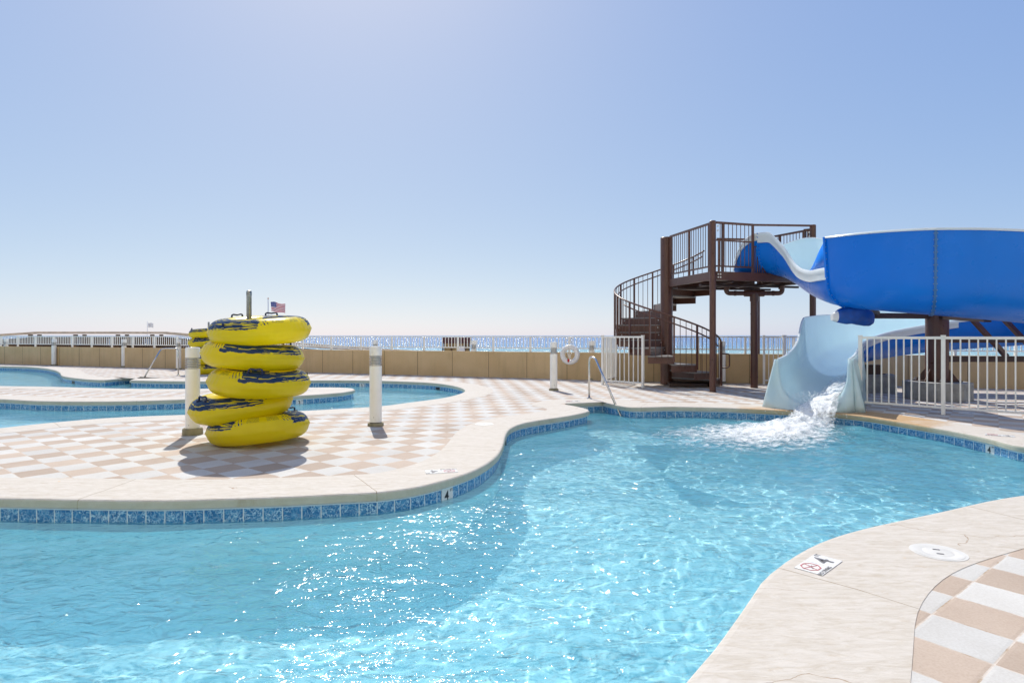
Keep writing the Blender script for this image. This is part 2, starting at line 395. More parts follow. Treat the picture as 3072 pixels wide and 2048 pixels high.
def mat_gel(name, c, rough=.25, weave=.05, trans=0, coat=.3, scratch=.14, spec=.5):
    m = N(name); p = m.pos()
    col = m.ramp(m.noise(m.map(p, (1, 1, .5)), 1.4, 5), [(.3, tuple(q*.93 for q in c)), (.7, c)])
    scr = m.noise(m.map(p, (3, 3, 26)), 2, 6, .75)
    col = m.mix(m.ramp(scr, [(.6, (0, 0, 0)), (.8, (scratch,)*3)]), col, (.6, .68, .8))
    m.set(Base_Color=col, Roughness=rough, Coat_Weight=coat, Specular_IOR_Level=spec, Coat_Roughness=.08)
    m.l(m.ramp(m.noise(p, 3.1, 4), [(.3, (rough*.7,)*3), (.7, (rough*1.4,)*3)]), m.b.inputs['Roughness'])
    m.set(Normal=m.bump(m.math('ADD', m.noise(p, 5, 3), m.math('MULTIPLY', m.noise(p, 80, 3), .08)), weave, .02))
    if trans:
        tr = m.n('ShaderNodeBsdfTranslucent'); m.l(col, tr.inputs[0]); mx = m.n('ShaderNodeMixShader'); mx.inputs[0].default_value = trans
        m.l(m.b.outputs[0], mx.inputs[1]); m.l(tr.outputs[0], mx.inputs[2]); m.l(mx.outputs[0], m.out.inputs[0])
    return m.mat
def mat_foam():
    m = N('white_water'); p = m.pos()
    at = m.n('ShaderNodeAttribute'); at.attribute_name = 'foam'
    n1 = m.noise(m.map(p, (1, 1.5, 1)), 7, 9, .8, .6)
    a = m.math('ADD', at.outputs['Fac'], m.math('MULTIPLY', m.math('SUBTRACT', n1, .5), 3.0))
    a = m.math('MULTIPLY', m.math('SUBTRACT', a, .30), 1.7, clamp=True)
    m.set(Base_Color=(.86, .9, .92), Roughness=.35, Normal=m.bump(m.noise(p, 26, 6, .75), .9, .03))
    t = m.n('ShaderNodeBsdfTransparent'); mx = m.n('ShaderNodeMixShader'); m.l(a, mx.inputs[0]); m.l(t.outputs[0], mx.inputs[1]); m.l(m.b.outputs[0], mx.inputs[2]); m.l(mx.outputs[0], m.out.inputs[0])
    return m.mat

TH, TH2 = R(-39.05), R(-52.6)
A0 = G(1007.7, 1337.6)                     # a corner of the paving left of the pool
B0 = G(2700+735/4.505, 1700+395/4.505)
PAV, COP, TIL, PLA, WAT, SEA, WAL, CON, SAN, TUB = mat_pavers(), mat_coping(), mat_tile(), mat_plaster(), mat_water(), mat_sea(), mat_wall(), mat_concrete(), mat_sand(), mat_tube()
WHITE = paint('white_powder_coat', (.88, .865, .80), .35, .03, 4, dirt=(.7, .64, .52))
BOLW = paint('bollard_enamel', (.90, .885, .82), .32, .03, 3, dirt=(.75, .68, .55))
SILV = paint('brushed_louvre', (.62, .62, .63), .35, .08, 20, metal=.5)
STEEL = paint('polished_steel', (.62, .61, .58), .16, .05, 8, metal=1)
GALV = paint('galvanised_steel', (.36, .37, .35), .38, .2, 30, metal=.85, bump=.1)
BRN = paint('brown_gloss_paint', (.115, .048, .032), .33, .1, 3, bump=.12, bsc=40)
BRND = paint('brown_deck_paint', (.05, .024, .018), .5, .1, 5)
BOLT = paint('bolt_steel', (.55, .55, .53), .35, .1, 30, metal=.6)
NAVY = paint('navy_strap', (.012, .025, .085), .5, .1, 20)
BLUE = mat_gel('blue_gelcoat', (.0, .19, .76), .32, .12, coat=.05, scratch=.04, spec=.3)
LINE = mat_gel('pale_blue_gelcoat', (.76, .94, .985), .16, .05, 0)
LINET = mat_gel('backlit_pale_gelcoat', (.80, .95, .985), .16, .05, .42)
RIM = mat_gel('white_gelcoat', (.88, .95, .96), .18, .05, .12)
TARP = paint('blue_tarpaulin', (.006, .09, .42), .5, .15, 6, bump=.5, bsc=9)
STRIP = paint('white_grout_strip', (.66, .74, .76), .5, .03, 6)
WOODL = paint('pale_timber', (.60, .52, .42), .8, .12, 4, bump=.3)  # pale timber for the handrail caps, far side rail and walkway
WOODD = paint('dark_timber', (.11, .06, .03), .8, .2, 3)
PLW = paint('white_plastic', (.78, .78, .77), .4, .03, 5, dirt=(.6, .55, .45))
TWHITE = paint('white_marker_tile', (.74, .74, .72), .25, .03, 12)
INKB = paint('black_ink', (.012, .012, .014), .4, .05, 9)
INKG = paint('worn_black_ink', (.16, .16, .17), .6, .3, 60)
INKR = paint('worn_red_ink', (.50, .16, .16), .6, .2, 60)
REDP = paint('red_plastic', (.6, .02, .015), .4, .05, 5)
TREAD = paint('grating_tread', (.23, .22, .21), .6, .12, 40, bump=.4, bsc=90)

# ---------------------------------------------------------------- pool outlines
def cr(pts, step=.12, closed=True):
    "smooth outline; a point flagged with a third value 1 stays a sharp corner"
    P = [Vector((p[0], p[1])) for p in pts]; C = [len(p) > 2 and p[2] == 1 for p in pts]; n = len(P); out = []
    for i in range(n if closed else n-1):
        p1, p2 = P[i], P[(i+1) % n]
        p0 = p1-(p2-p1)*.5 if C[i] else P[i-1]
        p3 = p2+(p2-p1)*.5 if C[(i+1) % n] else P[(i+2) % n]
        L = (p2-p1).length; k = max(1, int(L/step))
        # centripetal form keeps the bends free of overshoot
        t0 = 0; t1 = t0+max(1e-4, (p1-p0).length)**.5; t2 = t1+max(1e-4, L)**.5; t3 = t2+max(1e-4, (p3-p2).length)**.5
        for j in range(k):
            t = t1+(t2-t1)*j/k
            a1 = p0*((t1-t)/(t1-t0))+p1*((t-t0)/(t1-t0)); a2 = p1*((t2-t)/(t2-t1))+p2*((t-t1)/(t2-t1)); a3 = p2*((t3-t)/(t3-t2))+p3*((t-t2)/(t3-t2))
            b1 = a1*((t2-t)/(t2-t0))+a2*((t-t0)/(t2-t0)); b2 = a2*((t3-t)/(t3-t1))+a3*((t-t1)/(t3-t1))
            out.append(b1*((t2-t)/(t2-t1))+b2*((t-t1)/(t2-t1)))
    return out
def px(l): return [(*G(p[0], p[1]).xy, *(p[2:])) for p in l]
poolA = cr(px([(0, 1494), (261, 1498.4), (511, 1499.7), (716, 1494), (870.7, 1488.8), (1024, 1481), (1132, 1475.5), (1240, 1462), (1321.5, 1443),
    (1402.7, 1418), (1457, 1392), (1494.6, 1362), (1511, 1330), (1518, 1303), (1532.5, 1284), (1565, 1270), (1619, 1259.5), (1700, 1247.6), (1758, 1235.5),
    (1769, 1231), (1764, 1227), (1735, 1219), (1684, 1210, 1), (1808, 1204.8, 1), (1850, 1214), (1894.6, 1220.8), (1950, 1220.5), (2010, 1219), (2100, 1220.5), (2180, 1222.5),
    (2260, 1226), (2370, 1231.5), (2496.5, 1238), (2547.5, 1243), (2600, 1249), (2672, 1260), (2744.5, 1272), (2861, 1292), (2961, 1312.4), (3072, 1338.5)])
    + [(6.6, 6.55), (6.95, 6.0), (6.7, 5.5), (5.8, 5.2)]
    + px([(3072, 1482.6), (2788.7, 1539), (2571.4, 1586.8), (2484.5, 1613), (2419.3, 1641), (2354, 1680), (2310.7, 1712.9), (2280, 1743), (2254, 1782), (2202, 1856), (2137, 1943), (2050, 2043)])
    + [(.3, 1.75), (-.3, 1.25), (-1.3, .95), (-3, .85), (-5, 1.0), (-7.2, 1.6), (-8.2, 3.0), (-7.4, 4.3), (-5.8, 4.72)])
poolB = cr([(-24, 27.6 - 1.2), (-30, 26.0), (-32, 21.0), (-28, 14.5), (-18, 9.6), (-11, 8.1)]
    + px([(0, 1282.7), (79, 1274), (184.5, 1263.7), (316, 1253), (448, 1246.6), (556, 1243), (730, 1237), (900, 1231.5), (1058, 1222.8), (1137, 1217.6), (1242.7, 1204.4),
    (1321.8, 1193.8), (1374.5, 1182), (1395, 1171), (1382, 1162), (1348, 1154), (1295, 1147.7), (1216, 1143.7), (1084.5, 1140.3), (926, 1140.3), (740, 1142.5), (556, 1142.9), (450, 1141.5), (389, 1140, 1),
    (421, 1129, 1)]) + [(-11.65, 18.6, 1)] + px([(357, 1135), (316, 1139), (280.6, 1138.3), (229.6, 1134), (188.8, 1127.5), (178.6, 1117), (163, 1109.7), (127.5, 1103.3), (76.5, 1099.5), (0, 1097.7)]), .2)
island = cr([(-26, 18.5), (-24, 15.0), (-16, 12.8)] + px([(0, 1196.5), (105, 1201.7), (263.6, 1203.6), (421.8, 1201.7), (556, 1197), (730, 1191), (900, 1186), (979, 1180.7), (1031.8, 1176), (1058, 1171.4),
    (1065.5, 1167.5), (1058, 1164), (1018.6, 1161.7), (952.7, 1161.4), (740, 1163.5), (556, 1165.8), (408, 1165.3), (255, 1162), (127.5, 1158.7), (0, 1157)]) + [(-18, 16.6), (-22, 18.4)], .2)
def area(p): return sum(p[i-1].x*p[i].y-p[i].x*p[i-1].y for i in range(len(p)))/2
def ccw(p): return p if area(p) > 0 else p[::-1]
poolA, poolB, island = ccw(poolA), ccw(poolB), ccw(island)
def clean(p, d=.02):
    o = [p[0]]
    for q in p[1:]:
        if (q-o[-1]).length > d: o.append(q)
    return o
poolA, poolB, island = clean(poolA), clean(poolB), clean(island)
def normals(p):
    n = len(p); out = []
    for i in range(n):
        a = (p[i]-p[i-1]).normalized(); b = (p[(i+1) % n]-p[i]).normalized(); t = (a+b)
        t = t.normalized() if t.length > 1e-6 else b
        k = 1/max(.5, t.dot(b)); out.append(Vector((t.y, -t.x))*k)     # outward of a ccw loop
    return out
def offset(p, d):
    "smooth parallel curve: wide offsets are relaxed so they cannot fold"
    q = [a+n*d for a, n in zip(p, normals(p))]
    for it in range(int(abs(d)*90)):
        q = [q[i]*.5+(q[i-1]+q[(i+1) % len(q)])*.25 for i in range(len(q))]
        # push points back to at least the distance d from the edge
    return q
def dist(a, poly):
    best = 9e9
    for i in range(len(poly)):
        p, q = poly[i-1], poly[i]; d = q-p; L = d.length_squared
        t = 0 if L == 0 else max(0, min(1, (a-p).dot(d)/L)); e = (a-(p+d*t)).length_squared
        if e < best: best = e
    return math.sqrt(best)
def inside(a, poly):
    c = False; j = len(poly)-1
    for i in range(len(poly)):
        if (poly[i].y > a.y) != (poly[j].y > a.y) and a.x < (poly[j].x-poly[i].x)*(a.y-poly[i].y)/(poly[j].y-poly[i].y)+poly[i].x: c = not c
        j = i
    return c
def parallel(p, d, sgn=1):
    q = offset(p, d*sgn)
    for k in range(3):
        r = []
        for a in q:
            dd = dist(a, p)
            # nearest edge point
            best = None
            for i in range(len(p)):
                e = (a-p[i]).length
                if best is None or e < best[0]: best = (e, p[i])
            v = (a-best[1])
            r.append(a+(v.normalized()*(d-dd)*.8 if v.length > 1e-6 else v))
        q = [r[i]*.6+(r[i-1]+r[(i+1) % len(r)])*.2 for i in range(len(r))]
    return q
CW = .68
def strip(m, A, za, B, zb, uvs=None):
    n = len(A); b = len(m.v)
    vs = [Vector((a.x, a.y, za)) for a in A]+[Vector((c.x, c.y, zb)) for c in B]
    m.add(vs, [(i, (i+1) % n, n+(i+1) % n, n+i) for i in range(n)], uvs)
def arc(p):
    L = [0]
    for i in range(len(p)): L.append(L[-1]+(p[(i+1) % len(p)]-p[i]).length)
    return L
def basin_edge(p, sg, nm):
    "coping, grout strip, tile band and plaster wall; sg=1 water inside the loop, -1 water outside"
    nr = normals(p); o = lambda d: [a+n*d*sg for a, n in zip(p, nr)]
    c = M(); outer = parallel(p, CW, sg)
    prof = [(.035, 0), (.014, -.003), (.004, -.012), (0, -.028), (0, -.068), (.006, -.078), (.05, -.080)]
    LL = arc(p); cu_ = [((LL[i], 0), (LL[i+1], 0), (LL[i+1], 1), (LL[i], 1)) for i in range(len(p))]
    strip(c, outer, 0, o(.035), 0, cu_)
    for (a, za), (b, zb) in zip(prof[:-1], prof[1:]): strip(c, o(a), za, o(b), zb, cu_)
    co_ = c.build(nm+'_coping', COP, smooth=True, auto=50); tag(co_, kind='structure')
    s_ = M(); strip(s_, o(.03), -.0795, o(.03), -.094); strip(s_, o(.03), -.094, o(.045), -.096)
    tag(s_.build(nm+'_grout_strip', STRIP), kind='structure')
    t = M(); L = arc(p); n = len(p); T = .1524
    uv = [((L[i]/T, .98), (L[i+1]/T, .98), (L[i+1]/T, 0), (L[i]/T, 0)) for i in range(n)]
    strip(t, o(.04), -.092, o(.04), -.245, uv)
    tag(t.build(nm+'_waterline_tile', TIL), kind='structure')
    w_ = M(); strip(w_, o(.04), -.2448, o(.06), -1.6)
    pl = w_.build(nm+'_plaster_wall', PLA, smooth=True); tag(pl, kind='structure')
    return outer, pl
REC = []
outA, x = basin_edge(poolA, 1, 'pool'); REC.append(x)
outB, x = basin_edge(poolB, 1, 'river'); REC.append(x)
outI, x = basin_edge(island, -1, 'island'); REC.append(x)
def sheet(name, loops, z, mat, kind='structure'):
    vs = [[Vector((a.x, a.y, 0)) for a in l] for l in loops]; tri = tessellate_polygon(vs)
    m = M(); flat = [Vector((v.x, v.y, z)) for l in vs for v in l]
    fs = []
    for t in tri:
        a, b, c = [flat[i] for i in t]
        fs.append(t if (b-a).cross(c-a).z > 0 else t[::-1])
    m.add(flat, fs); o = m.build(name, mat); tag(o, kind=kind); return o
# line of the seaward wall (deck side of it)
WL = [Vector((-48, 36.6)), Vector((-23.7, 27.35)), Vector((-.17, 18.38)), Vector((4.2, 16.72)), Vector((9.9, 15.3)), Vector((13.4, 14.0)), Vector((40, 3.8))]
deck = [Vector((-48, -13)), Vector((40, -13)), Vector((40, 3.9)), Vector((13.4, 14.1)), Vector((9.9, 15.4)), Vector((4.2, 16.8)), Vector((-.17, 18.5)), Vector((-23.7, 27.45)), Vector((-48, 36.7))]
mid = lambda p, s: [a+n*.3*s for a, n in zip(p, normals(p))]
sheet('paved_deck', [deck, offset(poolA, .12), offset(poolB, .12)], -.0022, PAV)
sheet('island_paving', [offset(island, -.12)], -.0022, PAV)
# pool floors, with the deeper channel of the foreground pool
def floor_grid(name, poly, zf, st):
    x0, x1 = min(p.x for p in poly), max(p.x for p in poly); y0, y1 = min(p.y for p in poly), max(p.y for p in poly)
    nx, ny = int((x1-x0)/st)+2, int((y1-y0)/st)+2; m = M()
    vs = [Vector((x0+i*st, y0+j*st, zf(x0+i*st, y0+j*st))) for j in range(ny) for i in range(nx)]
    m.add(vs, [(j*nx+i, j*nx+i+1, (j+1)*nx+i+1, (j+1)*nx+i) for j in range(ny-1) for i in range(nx-1)])
    o = m.build(name, PLA, smooth=True); tag(o, kind='structure'); REC.append(o)
def depthA(x, y):
    return -1.35
floor_grid('pool_floor', poolA, depthA, .3)
floor_grid('river_floor', poolB, lambda x, y: -1.1, 1.0)

# ---------------------------------------------------------------- water
LIP = Vector((5.0, 9.95))
def wave(x, y):
    p = Vector((x, y, 0)); q = noise.noise(Vector((x*.5, y*.5, 3)))
    x2, y2 = x+q*.6, y+q*.5; z = 0
    z += .022*noise.noise(Vector((x2*.9, y2*1.3, 1)))
    z += .0040*noise.noise(Vector((x2*2.1, y2*3.0, 5)))
    z += .0024*noise.noise(Vector((x2*4.7, y2*6.2, 9)))
    z += .0021*noise.noise(Vector((x2*10, y2*12, 2)))
    z += .0013*noise.noise(Vector((x2*21, y2*25, 4)))
    d = (Vector((x, y))-Vector((4.3, 9.2))).length
    k = math.exp(-(d/2.4)**2)
    z += k*(.03*noise.noise(Vector((x*3.2, y*3.8, 7)))+.016*noise.noise(Vector((x*8, y*8, 8)))+.008*math.sin(d*11))
    return z
WZ = -.19
def water(name, poly, hole, st, extra=None):
    x0, x1 = min(p.x for p in poly)-.1, max(p.x for p in poly)+.1; y0, y1 = min(p.y for p in poly)-.1, max(p.y for p in poly)+.1
    ys = []; y = y0
    while y < y1: ys.append(y); y += st(y)
    m = M(); idx = {}; fs = []; vs = []
    edge = poly+(hole or [])
    rows = []
    sx = .05
    def span(pp, y):
        xs = sorted(p0.x+(p1.x-p0.x)*(y-p0.y)/(p1.y-p0.y) for p0, p1 in zip(pp, pp[1:]+pp[:1]) if (p0.y > y) != (p1.y > y))
        return xs
    sxx = st(y0)
    n = int((x1-x0)/sxx)+1
    # coarse inside mask, 0.2 m cells grown by one cell
    cs = .1; mk = {}
    def ok(i, j):
        k = (int((x0+i*sxx)/cs), int(ys[j]/cs))
        if k not in mk:
            c = Vector(((k[0]+.5)*cs, (k[1]+.5)*cs)); a = inside(c, poly) and not (hole and inside(c, hole))
            mk[k] = a or dist(c, poly) < .16 or (hole and dist(c, hole) < .16)
        return mk[k]
    for j in range(len(ys)-1):
        for i in range(n-1):
            if ok(i, j):
                q = []
                for a, b in ((i, j), (i+1, j), (i+1, j+1), (i, j+1)):
                    if (a, b) not in idx:
                        idx[(a, b)] = len(vs); X, Y = x0+a*sxx, ys[b]; vs.append(Vector((X, Y, WZ+wave(X, Y))))
                    q.append(idx[(a, b)])
                fs.append(tuple(q))
    m.add(vs, fs); o = m.build(name, WAT, smooth=True); tag(o, kind='structure')
    o.cycles.is_caustics_caster = True
    return o
water('pool_water', poolA, None, lambda y: .032)
water('river_water', poolB, island, lambda y: .09)
for o in REC: o.cycles.is_caustics_receiver = True

# ---------------------------------------------------------------- sea, beach
def quad(name, x0, x1, y0, y1, z, mat):
    m = M(); m.add([(x0, y0, z), (x1, y0, z), (x1, y1, z), (x0, y1, z)], [(0, 1, 2, 3)]); o = m.build(name, mat); tag(o, kind='structure'); return o
quad('sea', -20000, 20000, 112, 30000, -3.0, SEA)
m = M(); xs = [-600, -200, -60, -20, 0, 20, 60, 200, 600]; ysn = [-60, 20, 60, 100, 118, 160]; zz = [-2.2, -2.2, -2.1, -2.4, -3.02, -4]
m.add([(a, b, c+(random.uniform(-.1, .1) if 20 < b < 110 else 0)) for b, c in zip(ysn, zz) for a in xs], [(j*9+i, j*9+i+1, j*9+i+10, j*9+i+9) for j in range(5) for i in range(8)])
tag(m.build('beach_sand', SAN, smooth=True), kind='structure')

# ---------------------------------------------------------------- seaward wall and its fence
wroot = thing('boundary_wall', 'long low tan stucco wall with vertical joints along the seaward side', 'wall', (0, 18.3, 0))
m = M()
def rib(m, L, z0, z1, t0, t1):
    nrm = []
    for i in range(len(L)):
        a = (L[min(i+1, len(L)-1)]-L[max(i-1, 0)]).normalized(); nrm.append(Vector((-a.y, a.x)))
    a = [p+n*t0 for p, n in zip(L, nrm)]; b = [p+n*t1 for p, n in zip(L, nrm)]
    n = len(L)
    vs = [Vector((q.x, q.y, z)) for z in (z0, z1) for l in (a, b) for q in l]
    fs = []
    for i in range(n-1):
        fs += [(i, i+1, 2*n+i+1, 2*n+i), (n+i, 3*n+i, 3*n+i+1, n+i+1), (2*n+i, 2*n+i+1, 3*n+i+1, 3*n+i), (i, n+i, n+i+1, i+1)]
    fs += [(0, 2*n, 3*n, n), (n-1, 2*n-1, 4*n-1, 3*n-1)]
    m.add(vs, fs)
rib(m, WL, -2.6, .80, 0, .2); m.build('wall_panel', WAL, wroot)
WLEN = [0]
for a, b in zip(WL[:-1], WL[1:]): WLEN.append(WLEN[-1]+(b-a).length)
def along(s):
    for i in range(len(WL)-1):
        if s <= WLEN[i+1] or i == len(WL)-2:
            t = (s-WLEN[i])/(WLEN[i+1]-WLEN[i]); d = (WL[i+1]-WL[i]).normalized(); return WL[i].lerp(WL[i+1], t), d
def s_of(pxx):
    k = (pxx-1536)/F; lo, hi = 0, WLEN[-1]
    for _ in range(50):
        md = (lo+hi)/2; p, d = along(md)
        if p.x < k*p.y: lo = md
        else: hi = md
    return lo
JM = paint('dark_joint', (.12, .09, .05), .9, .1, 3)  # plain dark brown for the wall's vertical panel joints
sA = s_of(1466); sp = 1.27
m = M(); k = -32
while True:
    s = sA+k*sp; k += 1
    if s < 1: continue
    if s > WLEN[-1]-1: break
    p, d = along(s); q = p-Vector((-d.y, d.x))*.0012; m.box((q.x, q.y, .4), (.012, .004, .80), math.atan2(d.y, d.x))
m.build('control_joint', JM, wroot)
froot = thing('perimeter_fence', 'long white picket fence standing on top of the low tan wall', 'fence', (0, 18.4, .8))
sP = s_of(1588); spp = 1.235; k0 = -int((sP-1)/spp)
k = k0; zt = 1.285
while sP+(k+1)*spp < WLEN[-1]:
    s0, s1 = sP+k*spp, sP+(k+1)*spp; k += 1
    p0, d0 = along(s0); p1, d1 = along(s1); n0 = Vector((-d0.y, d0.x))*.1; a = p0+n0; b = p1+n0
    m = M(); m.box((a.x, a.y, .8+(zt-.8)/2), (.055, .055, zt-.8), math.atan2(d0.y, d0.x)); m.build('post', WHITE, froot)
    m = M(); m.bar((a.x, a.y, zt-.02), (b.x, b.y, zt-.02), .05, .035); m.bar((a.x, a.y, .92), (b.x, b.y, .92), .028, .03)
    for j in range(1, 11):
        c = a.lerp(b, j/11); m.box((c.x, c.y, (.92+zt-.03)/2), (.019, .019, zt-.03-.92), math.atan2(d0.y, d0.x))
    m.build('picket_panel', WHITE, froot)
# cable running along the left part of the fence top is left to the fence itself

def picket_run(name, label, a, b, nb, h=HC-.01, first=True, last=True, cat='fence', ps=.055, group=None, zb=.10):
    a, b = Vector(a), Vector(b); rt = thing(name, label, cat, (a.x, a.y, 0), group)
    rz = math.atan2((b-a).y, (b-a).x)
    for f, p in ((first, a), (last, b)):
        if f:
            m = M(); m.box((p.x, p.y, h/2), (ps, ps, h), rz); m.build('post', WHITE, rt, bevel=.003)
            m = M(); m.box((p.x, p.y, h+.006), (ps+.012, ps+.012, .02), rz); m.build('post_cap', WHITE, rt, bevel=.003)
    m = M(); m.bar((a.x, a.y, h-.03), (b.x, b.y, h-.03), .034, .045); m.build('top_rail', WHITE, rt, bevel=.002)
    m = M(); m.bar((a.x, a.y, zb+.018), (b.x, b.y, zb+.018), .03, .034); m.build('bottom_rail', WHITE, rt, bevel=.002)
    for j in range(1, nb+1):
        c = a.lerp(b, j/(nb+1)); m = M(); m.box((c.x, c.y, (zb+.03+h-.05)/2), (.02, .02, h-.05-zb-.03), rz); m.build('picket', WHITE, rt)
    return rt
def gxy(a, b): return G(a, b).xy
q1, q2 = gxy(2580.8, 1224.5), gxy(2829.8, 1243.5); dd = (q2-q1)
picket_run('picket_fence', 'white picket fence panel nearest the slide mouth', q1, q2, 10, last=False, group='white fence panels beside the slide')
picket_run('picket_fence', 'white picket fence panel crossing the concrete footing, cut by the frame edge', q2, q2+dd*1.03, 10, group='white fence panels beside the slide')
picket_run('picket_fence', 'white picket fence panel beyond the right edge post of the slide enclosure', q2+dd*1.03, q2+dd*2.05, 10, first=False, group='white fence panels beside the slide')
g1, g2 = gxy(1807.9, 1153.5), gxy(1928.6, 1163.5)
picket_run('picket_gate', 'white picket gate panel in front of the spiral stair', g1, g2, 8, cat='gate')
picket_run('picket_fence', 'white picket return panel running from the gate back to the tan wall', g1, Vector((2.98, 16.95)), 11, first=False)
picket_run('picket_fence', 'white picket panel on the deck behind the brown posts and slide mouth', AT(2292, 1006, 15.75).xy, AT(2480, 1006, 15.3).xy, 12)
m_ = thing('fence_post', 'thick white square fence post behind the slide by the tan wall', 'post', (*AT(2353, 1006, 15.5).xy, 0))
m = M(); m.box((m_.location.x, m_.location.y, .65), (.07, .07, 1.3)); m.build('shaft', WHITE, m_, bevel=.003)
m = M(); m.box((m_.location.x, m_.location.y, 1.305), (.09, .09, .02)); m.build('cap', WHITE, m_)

# ---------------------------------------------------------------- bollard lights
def bollard():
    t = thing('bollard_light', '', 'bollard light', (0, 0, 0), 'white cylindrical bollard lights round the pools')
    r = .088; m = M()
    m.lathe([(r, .055), (r, .865), (r-.008, .868)]); m.build('shaft', BOLW, t, True, auto=40)
    m = M(); m.lathe([(r-.022, .865), (r-.022, 1.015)]); m.build('core', BOLW, t, True, auto=40)
    for k in range(6):
        z = .885+k*.0225; m = M(); m.lathe([(r-.03, z+.010), (r+.004, z-.002), (r+.004, z+.001), (r-.03, z+.014)]); m.build('louvre', SILV, t, True, auto=40)
    m = M(); m.lathe([(r-.004, 1.012), (r, 1.016), (r, 1.135), (r-.01, 1.148), (r-.05, 1.150), (.0001, 1.151)]); m.build('cap', BOLW, t, True, auto=40)
    m = M(); m.lathe([(r-.002, .045), (r-.002, .056)]); m.build('gasket', INKB, t, True, auto=40)
    m = M(); m.lathe([(r+.028, .0), (r+.026, .035), (r+.018, .045)]); m.build('footing', CONY, t, True, auto=40)
    m = M(); m.tube([(-.006, -r-.001, .13), (-.006, -r-.004, .13)], .006, 10); m.build('screw', GALV, t)
    return t
CONY = paint('lichened_concrete', (.30, .27, .17), .9, .2, 9, bump=.5, bsc=30)
bp = bollard(); first = True
BL = [((578, 1302), 'near bollard left of the yellow tube stack, on a thick mossy footing'), ((1127, 1276), 'near bollard right of the yellow tube stack, casting a short shadow'),
      ((1661, 1170.5), 'bollard left of the life ring, on the open paving'), ((1775, 1138.5), 'bollard between the life ring and the white gate'),
      ((2166.5, 1149.0), 'bollard right of the spiral stair, by the tan wall'),
      ((17.9, 1090.8), 'bollard at the far left edge, against the tan wall'), ((162, 1096), 'bollard by the tan wall, second from the left frame edge'),
      ((371.7, 1101), 'bollard by the tan wall, left of the distant steel handrail'), ((535.7, 1108), 'bollard by the tan wall, just behind the distant steel handrail'),
      ((1126, 1123.5), 'far bollard by the wall, mostly hidden behind the near right bollard'), ((1421.4, 1128.8), 'bollard by the wall, left of the life ring and right of the beach hut')]
for (a, b), lab in BL:
    o = bp if first else copy_tree(bp); first = False
    o.location = G(a, b); o['label'] = 'white '+lab; o.rotation_euler.z = random.uniform(-.2, .2)
o = [x for x in S.objects if x.parent == bp and x.name == 'footing']
if o: o[0].scale = (1.08, 1.08, 1.9); 

# ---------------------------------------------------------------- tubes
def ring(parent, Rm=.425, r=.158, seed=0):
    m = M(); nu, nv = 144, 28; vs = []; fs = []; uvs = []
    rnd = random.Random(seed); ph = rnd.random()*9
    for i in range(nu):
        a = 2*math.pi*i/nu
        for j in range(nv):
            b = 2*math.pi*j/nv
            rr = r*(1+.012*math.cos(a*46)*max(0, math.cos(b))**2)
            rz = rr*(1.0 if abs(math.sin(b)) < .9 else .985)
            R_ = Rm+.006*math.sin(3*a+ph)
            seam = .012*max(0, 1-abs((b+math.pi) % (2*math.pi)-math.pi)/.12)
            vs.append(Vector(((R_+rr*math.cos(b)+seam)*math.cos(a), (R_+rr*math.cos(b)+seam)*math.sin(a), rz*math.sin(b)+.004*math.sin(2*a+ph))))
    for i in range(nu):
        for j in range(nv):
            i2, j2 = (i+1) % nu, (j+1) % nv
            fs.append((i*nv+j, i2*nv+j, i2*nv+j2, i*nv+j2))
            uvs.append(((i/nu, j/nv), ((i+1)/nu, j/nv), ((i+1)/nu, (j+1)/nv), (i/nu, (j+1)/nv)))
    m.add(vs, fs, uvs); me = m.build('ring', TUB, parent, True); return me
def tube_thing(label, group, seed, handles, loc, tilt, turn):
    t = thing('swim_tube', label, 'swim tube', (0, 0, 0), group)
    ring(t, seed=seed)
    for a in handles:
        a = R(a); rd = Vector((math.cos(a), math.sin(a), 0)); tn = Vector((-rd.y, rd.x, 0)); b = R(68); base = rd*(.425+.158*math.cos(b)); z0 = .158*math.sin(b)
        m = M(); P = [base-tn*.075+Vector((0, 0, z0-.012)), base-tn*.07+Vector((0, 0, z0+.035)), base-tn*.05+Vector((0, 0, z0+.044)), base+Vector((0, 0, z0+.036)), base+tn*.05+Vector((0, 0, z0+.044)), base+tn*.07+Vector((0, 0, z0+.035)), base+tn*.075+Vector((0, 0, z0-.012))]
        m.tube(P, .011, 10); m.build('handle', NAVY, t, True)
        for s in (-1, 1):
            m = M(); c = base+tn*.078*s+Vector((0, 0, z0-.006)); m.tube([c-rd*.03, c+rd*.03], .014, 8); m.build('strap_patch', NAVY, t, True)
    m = M(); a = R(handles[0]+100); c = Vector((math.cos(a)*(.425+.12), math.sin(a)*(.425+.12), .105)); m.tube([c, c+Vector((math.cos(a)*.012, math.sin(a)*.012, .012))], .014, 10); m.build('valve', NAVY, t)
    t.location = loc; t.rotation_euler = (R(tilt[0]), R(tilt[1]), R(turn))
    return t
DS = 7.28; Xp = lambda p: (p-1536)/F*DS
